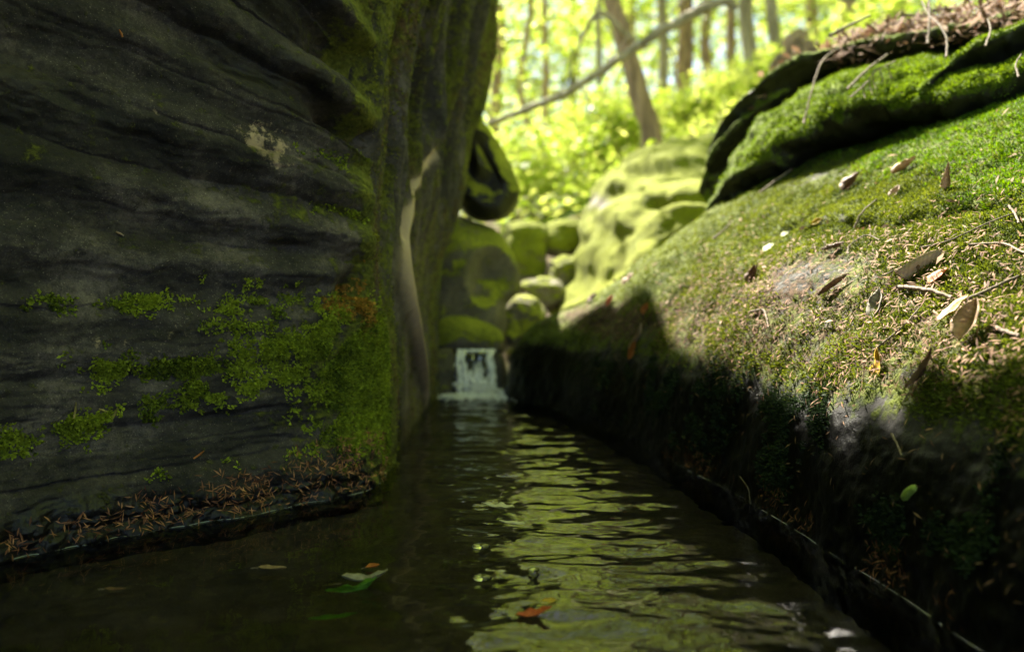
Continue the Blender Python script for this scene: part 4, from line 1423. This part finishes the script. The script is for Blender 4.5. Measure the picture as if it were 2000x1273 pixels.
# green catkin on the dark bank
h = hit(1788, 962, 'bank')
if h:
    p, n, dist = h
    d = Vector((1, 0, .12))
    d = (d - n * d.dot(n)).normalized()
    ln_ = 44 * dist / FPX
    nseg = 26
    pp = [p + n * (.007 + .0025 * math.sin(t * 3.1)) + d * ln_ * (t - .5) for t in np.linspace(0, 1, nseg)]
    rad = [(.0046 + .0005 * math.sin(i * 1.9)) * min(1, math.sqrt(max(0.05, 1 - abs(2 * i / (nseg - 1) - 1) ** 4))) for i in range(nseg)]
    v_, q_, t_ = tube_geo(pp, rad, 10, .12, 3)
    tag(obj('caterpillar', mesh_np('caterpillar', v_, q_, t_), leaf_paint('caterpillar_green', (.36, .52, .08), (.50, .66, .16), .2)),
        'small plump bright green caterpillar on the dark wet face of the right bank', 'caterpillar')

# bubbles drifting on the stream
bv = ICO_V
bm = bmesh.new()
bmesh.ops.create_icosphere(bm, subdivisions=3, radius=1)
BUB_V = np.array([v.co[:] for v in bm.verts])
BUB_T = np.array([[v.index for v in f.verts] for f in bm.faces])
bm.free()
for px, py, wpx, lab in ((940, 1072, 34, 'clear bubble drifting on the stream, farthest of three'), (942, 1134, 36, 'clear bubble drifting on the stream, nearest and left'),
                         (1042, 1118, 22, 'small clear bubble drifting right of the other two')):
    h = hit(px, py, 'water')
    r = wpx / FPX * h[0].y * .55
    keep = BUB_V * (r, r, r * .28)
    keep[:, 2] = np.maximum(keep[:, 2], -.001)
    o = obj('bubble', mesh_np('bubble', keep, None, BUB_T), M['water'])
    o.location = (h[0].x, h[0].y, .004)
    tag(o, lab, 'bubble')


# ================================================================== WOOD BEHIND
LEAF_A, LEAF_B, LEAF_C = (.17, .28, .025), (.38, .50, .07), (.54, .58, .16)


def leaf_cloud(centers, radii, counts, size, flat=.8, bias=0.0):
    """many bent leaves round clump centres"""
    pos = []
    for c_, r_, n_ in zip(centers, radii, counts):
        d = rng.normal(size=(n_, 3)) * np.array((1, 1, .55)) * r_ * .6
        pos.append(np.asarray(c_)[None] + d)
    p = np.concatenate(pos)
    # leaves cut out so that the sun reaches the gorge
    sx = p[:, 0] - (p[:, 2] - .6) * L.x / L.z
    sy = p[:, 1] - (p[:, 2] - .6) * L.y / L.z
    gap = (sx > -.20) & (sx < 2.2) & (sy > .3) & (sy < 5.2) & (p[:, 2] > 1.9)
    p = p[~gap]
    n = len(p)
    nrm = rng.normal(size=(n, 3)) * (1 - flat) * 1.6 + np.array((0, 0, 1.0))
    nrm /= np.linalg.norm(nrm, axis=1, keepdims=True)
    t, s = tangent_frame(nrm)
    L_ = rng.uniform(.6, 1.3, (n, 1)) * size
    w_ = L_ * rng.uniform(.45, .65, (n, 1))
    tip = p + t * L_ - nrm * L_ * .18
    m = p + t * L_ * .45
    V = np.stack([p, m + s * w_ * .5 + nrm * w_ * .12, m, m - s * w_ * .5 + nrm * w_ * .12, tip], 1)
    Q = np.arange(n)[:, None] * 5
    T = np.concatenate([Q + [[0, 2, 1]], Q + [[0, 3, 2]], Q + [[1, 2, 4]], Q + [[2, 3, 4]]], 1).reshape(-1, 3)
    f = np.clip(rng.random(n) + bias, 0, 1)
    c = np.where(f[:, None] < .6, mixcol(LEAF_A, LEAF_B, f / .6), mixcol(LEAF_B, LEAF_C, (f - .6) / .4)) * rng.uniform(.8, 1.15, (n, 1))
    return V.reshape(-1, 3), T, np.repeat(c, 5, 0)


def tree(name, px, py, Y, wpx, top_px, height, label, mat, crown=(14, 130), csize=.075, crown_r=1.3, low=.25, limbs=6, group='trees of the wood behind', bend=(), taper=.6, sink=.15, bias=0.0, seed=0):
    """trunk whose foot is seen at (px,py); top_px is where the trunk crosses the top of the picture"""
    r_ = random.Random(seed * 31 + int(px))
    b = W(px, py, Y)
    gz = float(ground(np.array(b.x), np.array(b.y)))
    b.z = min(b.z, gz) - sink
    t = W(top_px, 0, Y)
    dirn = Vector((t.x - b.x, 0, t.z - b.z)).normalized()
    height = max(1.15 * (t.z - b.z), min(height, .5 + (Y - 4.2) * 2.4 - b.z))
    r0 = wpx / FPX * Y / 2
    root = empty(name, b, label, 'tree', group)
    pts = [Vector((0, 0, 0))]
    n = 14
    lean_ = Vector((dirn.x, dirn.y, dirn.z))
    for i in range(1, n):
        f = i / (n - 1)
        pts.append(lean_ * height * f + Vector((r_.gauss(0, .02), r_.gauss(0, .02), 0)) * height * .15)
    p = smooth_path(pts, 50)
    rad = r0 * (1 - (1 - .25) * np.linspace(0, 1, 50) ** 1.2 * taper / .6)
    rad[:4] *= np.linspace(1.5, 1.08, 4)
    v_, q_, t_ = tube_geo(p, np.maximum(rad, .006), 12, .22, seed)
    obj('trunk', mesh_np('trunk', v_, q_, t_), mat, root)
    centers = []
    for i in range(limbs):
        f = low + (1 - low) * (i + r_.random()) / limbs
        f = min(f, .98)
        s0 = p[int(f * 49)]
        a = r_.uniform(0, 2 * math.pi)
        ln_ = crown_r * r_.uniform(.5, 1.1) * (1.15 - .5 * f)
        e = s0 + np.array((math.cos(a) * ln_, math.sin(a) * ln_, ln_ * r_.uniform(-.15, .45)))
        m = (s0 + e) / 2 + np.array((0, 0, .12 * ln_))
        bp = smooth_path([s0, m, e], 10)
        v2, q2, t2 = tube_geo(bp, np.linspace(max(r0 * .28, .008), .004, 10), 6)
        obj('limb', mesh_np('limb', v2, q2, t2), mat, root)
        for j in range(max(1, crown[0] // limbs)):
            g = r_.uniform(.35, 1.1)
            centers.append(s0 + (e - s0) * g + np.array((r_.gauss(0, .2), r_.gauss(0, .2), r_.gauss(0, .15))) * crown_r * .5)
    if crown[1]:
        vv_, tt_, cc_ = leaf_cloud(centers, [crown_r * r_.uniform(.22, .42) for _ in centers], [crown[1]] * len(centers), csize, .75, bias)
        me = mesh_np('crown', vv_, None, tt_, smooth=False)
        cattr(me, cc_)
        obj('crown', me, M['leaf'], root)
    return root


tree('leaning_tree', 1302, 285, 5.6, 44, 1194, 3.6, 'brown leaning trunk rising behind the large lit boulder', M['bark'], (8, 60), .06, .9, .55, 4, None, seed=1)
tree('tree', 1474, 190, 8.0, 30, 1462, 7, 'pale grey trunk right of the leaning log, left one of two pale trunks', M['pale_bark'], (18, 120), .08, 1.5, .45, 6, seed=2)
tree('tree', 1530, 170, 7.6, 24, 1503, 6.5, 'whitish slightly leaning trunk, right one of two pale trunks', M['pale_bark'], (18, 120), .08, 1.5, .45, 6, seed=3)
tree('tree', 1338, 215, 12, 32, 1336, 9, 'straight brown trunk between the leaning trunk and the pale trunks', M['bark'], (24, 140), .085, 1.8, .2, 8, seed=4)
tree('tree', 1290, 225, 11, 20, 1296, 9, 'slim grey brown trunk just right of the leaning trunk', M['pale_bark'], (24, 140), .085, 1.7, .22, 8, seed=5)
tree('tree', 1660, 60, 7.5, 34, 1658, 5, 'trunk at the top of the slope behind the upper slab', M['bark'], (12, 100), .08, 1.3, .5, 5, seed=6)
tree('tree', 1166, 320, 9, 13, 1172, 6, 'thin pale sapling trunk left of the leaning trunk', M['pale_bark'], (20, 110), .07, 1.2, .25, 7, seed=7)
tree('tree', 1022, 340, 10, 13, 1030, 7, 'thin dark sapling trunk nearest the left wall', M['bark'], (20, 130), .08, 1.4, .2, 7, seed=8)
tree('tree', 1070, 320, 10.5, 14, 1060, 7.5, 'thin dark trunk second from the left wall', M['bark'], (20, 130), .08, 1.4, .2, 7, seed=9)
tree('tree', 1430, 180, 13, 20, 1424, 9, 'dark slim trunk just left of the two pale trunks', M['bark'], (24, 140), .09, 1.8, .2, 8, seed=10)
tree('tree', 1225, 260, 15, 18, 1228, 10, 'far slim trunk behind the leaning log', M['bark'], (26, 150), .1, 2.0, .12, 9, seed=11)
tree('tree', 1385, 220, 16, 22, 1380, 10, 'far brown trunk behind the straight brown trunk', M['bark'], (26, 150), .1, 2.0, .15, 9, seed=12)
tree('tree', 1120, 300, 17, 20, 1116, 11, 'far grey trunk in the bright gap above the gorge', M['grey_bark'], (26, 150), .1, 2.1, .15, 9, seed=13)
tree('tree', 960, 300, 14, 24, 975, 10, 'trunk half hidden behind the edge of the left wall', M['bark'], (26, 150), .1, 2.0, .12, 9, seed=14)
tree('tree', 1580, 120, 14, 26, 1585, 8, 'brown trunk far behind the root stump', M['bark'], (20, 130), .1, 1.8, .15, 8, seed=15)
tree('tree', 1750, 40, 12, 30, 1752, 6, 'trunk at the skyline above the brush heap', M['grey_bark'], (16, 110), .1, 1.6, .2, 6, seed=16)
tree('tree', 850, 300, 9, 30, 840, 8, 'tree behind the left wall, mostly hidden', M['bark'], (26, 130), .09, 1.9, .15, 9, seed=17)

# leaning dead log across the gap
lg = [W(952, 243, 5.0), W(1010, 221, 5.0), W(1090, 190, 4.98), W(1150, 155, 4.95), W(1215, 112, 4.9), W(1290, 62, 4.85), W(1350, 30, 4.8), W(1395, 8, 4.8), W(1420, 2, 4.8), W(1440, 18, 4.8)]
p = smooth_path(lg, 90)
p += np.stack([.01 * pn(np.arange(90) * .2, j * 5.1, 0, 5) for j in range(3)], -1)
logr = empty('dead_log', W(952, 243, 5.0), 'long pale dead log leaning across the bright gap in the wood', 'log')
base = np.array(W(952, 243, 5.0))
v_, q_, t_ = tube_geo(p - base, np.interp(np.arange(90), [0, 40, 70, 89], [.018, .024, .030, .026]), 12, .2, 9)
obj('trunk', mesh_np('trunk', v_, q_, t_), M['pale_bark'], logr)
for f0, e in ((.02, (-.10, 0, .12)), (.28, (.10, -.05, .22)), (.36, (.05, -.1, -.22)), (.44, (.22, -.05, .26)), (.5, (.3, .1, .16)), (.55, (-.2, -.05, .3)), (.62, (.3, -.1, .3)), (.7, (.1, .0, -.3)), (.78, (.28, 0, .25))):
    s0 = p[int(f0 * 89)] - base
    e = s0 + np.array(e)
    v2, q2, t2 = tube_geo(smooth_path([s0, (s0 + e) / 2 + np.array((.03, 0, .02)), e], 8), np.linspace(.009, .004, 8), 6)
    obj('branch', mesh_np('branch', v2, q2, t2), M['pale_bark'], logr)
# hooked dead branch of the leaning tree
hk = [W(1240, 80, 5.5), W(1215, 62, 5.45), W(1190, 36, 5.4), W(1172, 24, 5.4), W(1155, 40, 5.4), W(1142, 62, 5.4), W(1128, 95, 5.4)]
v_, q_, t_ = tube_geo(smooth_path(hk, 40), np.linspace(.026, .012, 40), 8, .2, 3)
tag(obj('dead_branch', mesh_np('dead_branch', v_, q_, t_), M['pale_bark']), 'pale hooked dead branch arching beside the leaning trunk', 'branch')

# root stump
stump = empty('root_stump', W(1562, 118, 5.2), 'dark red brown stump of broken roots between the pale trunks and the upper slab', 'stump')
bs = np.array(W(1562, 118, 5.2))
prt = [W(1560, 140, 5.2), W(1562, 105, 5.2), W(1556, 80, 5.2), W(1566, 60, 5.2)]
v_, q_, t_ = tube_geo(smooth_path(prt, 24) - bs, np.interp(np.arange(24), [0, 12, 23], [.15, .10, .03]), 18, .5, 77)
obj('trunk', mesh_np('trunk', v_, q_, t_), M['bark'], stump)
for i in range(8):
    a = i / 8 * 2 * math.pi
    s0 = np.array((math.cos(a) * .06, math.sin(a) * .06, .02))
    e = np.array((math.cos(a) * random.uniform(.15, .26), math.sin(a) * .2, random.uniform(-.14, .02)))
    v2, q2, t2 = tube_geo(smooth_path([s0, (s0 + e) / 2 + (0, 0, .04), e], 8), np.linspace(.035, .012, 8), 8, .3, i)
    obj('root', mesh_np('root', v2, q2, t2), M['bark'], stump)

# shrubs of the understorey
shrubs = [(1030, 400, 6.2, .55), (1080, 395, 6.6, .6), (1130, 370, 7.2, .6), (1180, 330, 7.4, .6), (1225, 300, 7.6, .55), (1010, 350, 8.0, .8), (1100, 330, 8.8, .8), (1160, 300, 9.5, .9), (1350, 240, 8.2, .45),
          (1400, 215, 8.4, .45), (1440, 190, 7.4, .35), (1310, 250, 10, .5), (1540, 140, 6.6, .3), (1610, 100, 7.5, .4), (1700, 50, 7.0, .6), (1240, 270, 11.5, 1.0), (1480, 170, 10.5, .5), (1060, 300, 12, 1.2), (960, 340, 7.5, .8), (1640, 70, 9.0, .8)]
names = ['low bright shrub by the head of the gorge', 'leafy shrub', 'broad leaved shrub', 'pale shrub']
where = ['directly above the left mossy block', 'above the bright green mossy block', 'above the left shoulder of the large lit boulder', 'left of the foot of the leaning trunk', 'at the foot of the leaning trunk',
         'beside the overhanging boulder', 'in the gap behind the head of the gorge', 'behind the thin pale sapling', 'right of the leaning trunk behind the lit boulder', 'below the straight brown trunk',
         'below the dark slim trunk left of the pale trunks', 'behind the leaning trunk', 'left of the root stump', 'right of the root stump', 'behind the brush heap', 'far behind the leaning log', 'far behind the two pale trunks',
         'far back between the two thin dark trunks', 'behind the edge of the left wall', 'at the skyline behind the upper slab']
for i, (px, py, Y_, r_) in enumerate(shrubs):
    b = W(px, py, Y_)
    b.z = min(b.z, float(ground(np.array(b.x), np.array(b.y))))
    root = empty('shrub', b, ('bright green leafy shrub ' if i % 2 else 'yellow green low shrub ') + where[i], 'shrub', 'shrubs of the understorey')
    cs = []
    mb = MB()
    for j in range(7):
        a = random.uniform(0, 6.28)
        e = np.array((math.cos(a) * r_ * random.uniform(.2, .8), math.sin(a) * r_ * random.uniform(.2, .8), r_ * random.uniform(.35, 1.1)))
        v2, q2, t2 = tube_geo(smooth_path([(0, 0, -.1), e * .5 + (0, 0, .08), e], 7), np.linspace(.010, .004, 7), 5)
        mb.add(v2, q2, t2)
        cs += [e, e * .7 + np.array((random.gauss(0, .1), random.gauss(0, .1), 0))]
    obj('stems', mb.mesh('stems'), M['grey_bark'], root)
    vv_, tt_, cc_ = leaf_cloud(cs, [r_ * .38] * len(cs), [70] * len(cs), .075, .8, .15)
    me = mesh_np('foliage', vv_, None, tt_, smooth=False)
    cattr(me, cc_)
    obj('foliage', me, M['leaf'], root)

# ground cover and the far wood
n = 9000
gx = rng.uniform(-2, 9, n)
gy = 5.0 + rng.random(n) ** 1.5 * 14
gz = ground(gx, gy)
vv_, tt_, cc_ = leaf_cloud(np.stack([gx, gy, gz + .08 + .12 * rng.random(n)], -1), [.12] * n, [2] * n, .07, .85, .1)
me = mesh_np('ground_cover', vv_, None, tt_, smooth=False)
cattr(me, cc_)
tag(obj('ground_cover', me, M['leaf']), 'low green plants covering the forest floor', 'ground cover', kind='stuff')
cs, rs = [], []
for i in range(1700):
    y = random.uniform(18, 46)
    x = random.uniform(-.18, .85) * y
    z = float(ground(np.array(x), np.array(y))) + random.random() ** 1.1 * (y * .42)
    cs.append((x, y, z))
    rs.append(random.uniform(.8, 1.7))
vv_, tt_, cc_ = leaf_cloud(cs, rs, [60] * len(cs), .24, .7, .1)
me = mesh_np('far_wood', vv_, None, tt_, smooth=False)
cattr(me, cc_)
tag(obj('far_wood', me, M['leaf']), 'sunlit green foliage of the far wood', 'wood', kind='stuff')

# unseen leaf cover added for shade and green reflections, cut open towards the sun
cs, rs = [], []
for i in range(1500):
    x, y = random.uniform(-13, 15), random.uniform(-12, 17)
    z = random.uniform(6.0, 10.5) + .12 * abs(y - 2)
    if pn(x * .22, y * .22, 3.0, 71) < -.25:
        continue
    sx, sy = x - (z - .6) * L.x / L.z, y - (z - .6) * L.y / L.z
    if -4 < sx < 9 and 4 < sy < 22 and random.random() > .22:
        continue
    cs.append((x, y, z))
    rs.append(random.uniform(.7, 1.3))
vv_, tt_, cc_ = leaf_cloud(cs, rs, [46] * len(cs), .26, .8)
me = mesh_np('canopy', vv_, None, tt_, smooth=False)
cattr(me, cc_)
tag(obj('canopy', me, M['leaf']), 'unseen green leaf canopy added over the gorge to shade it', 'canopy', kind='stuff')
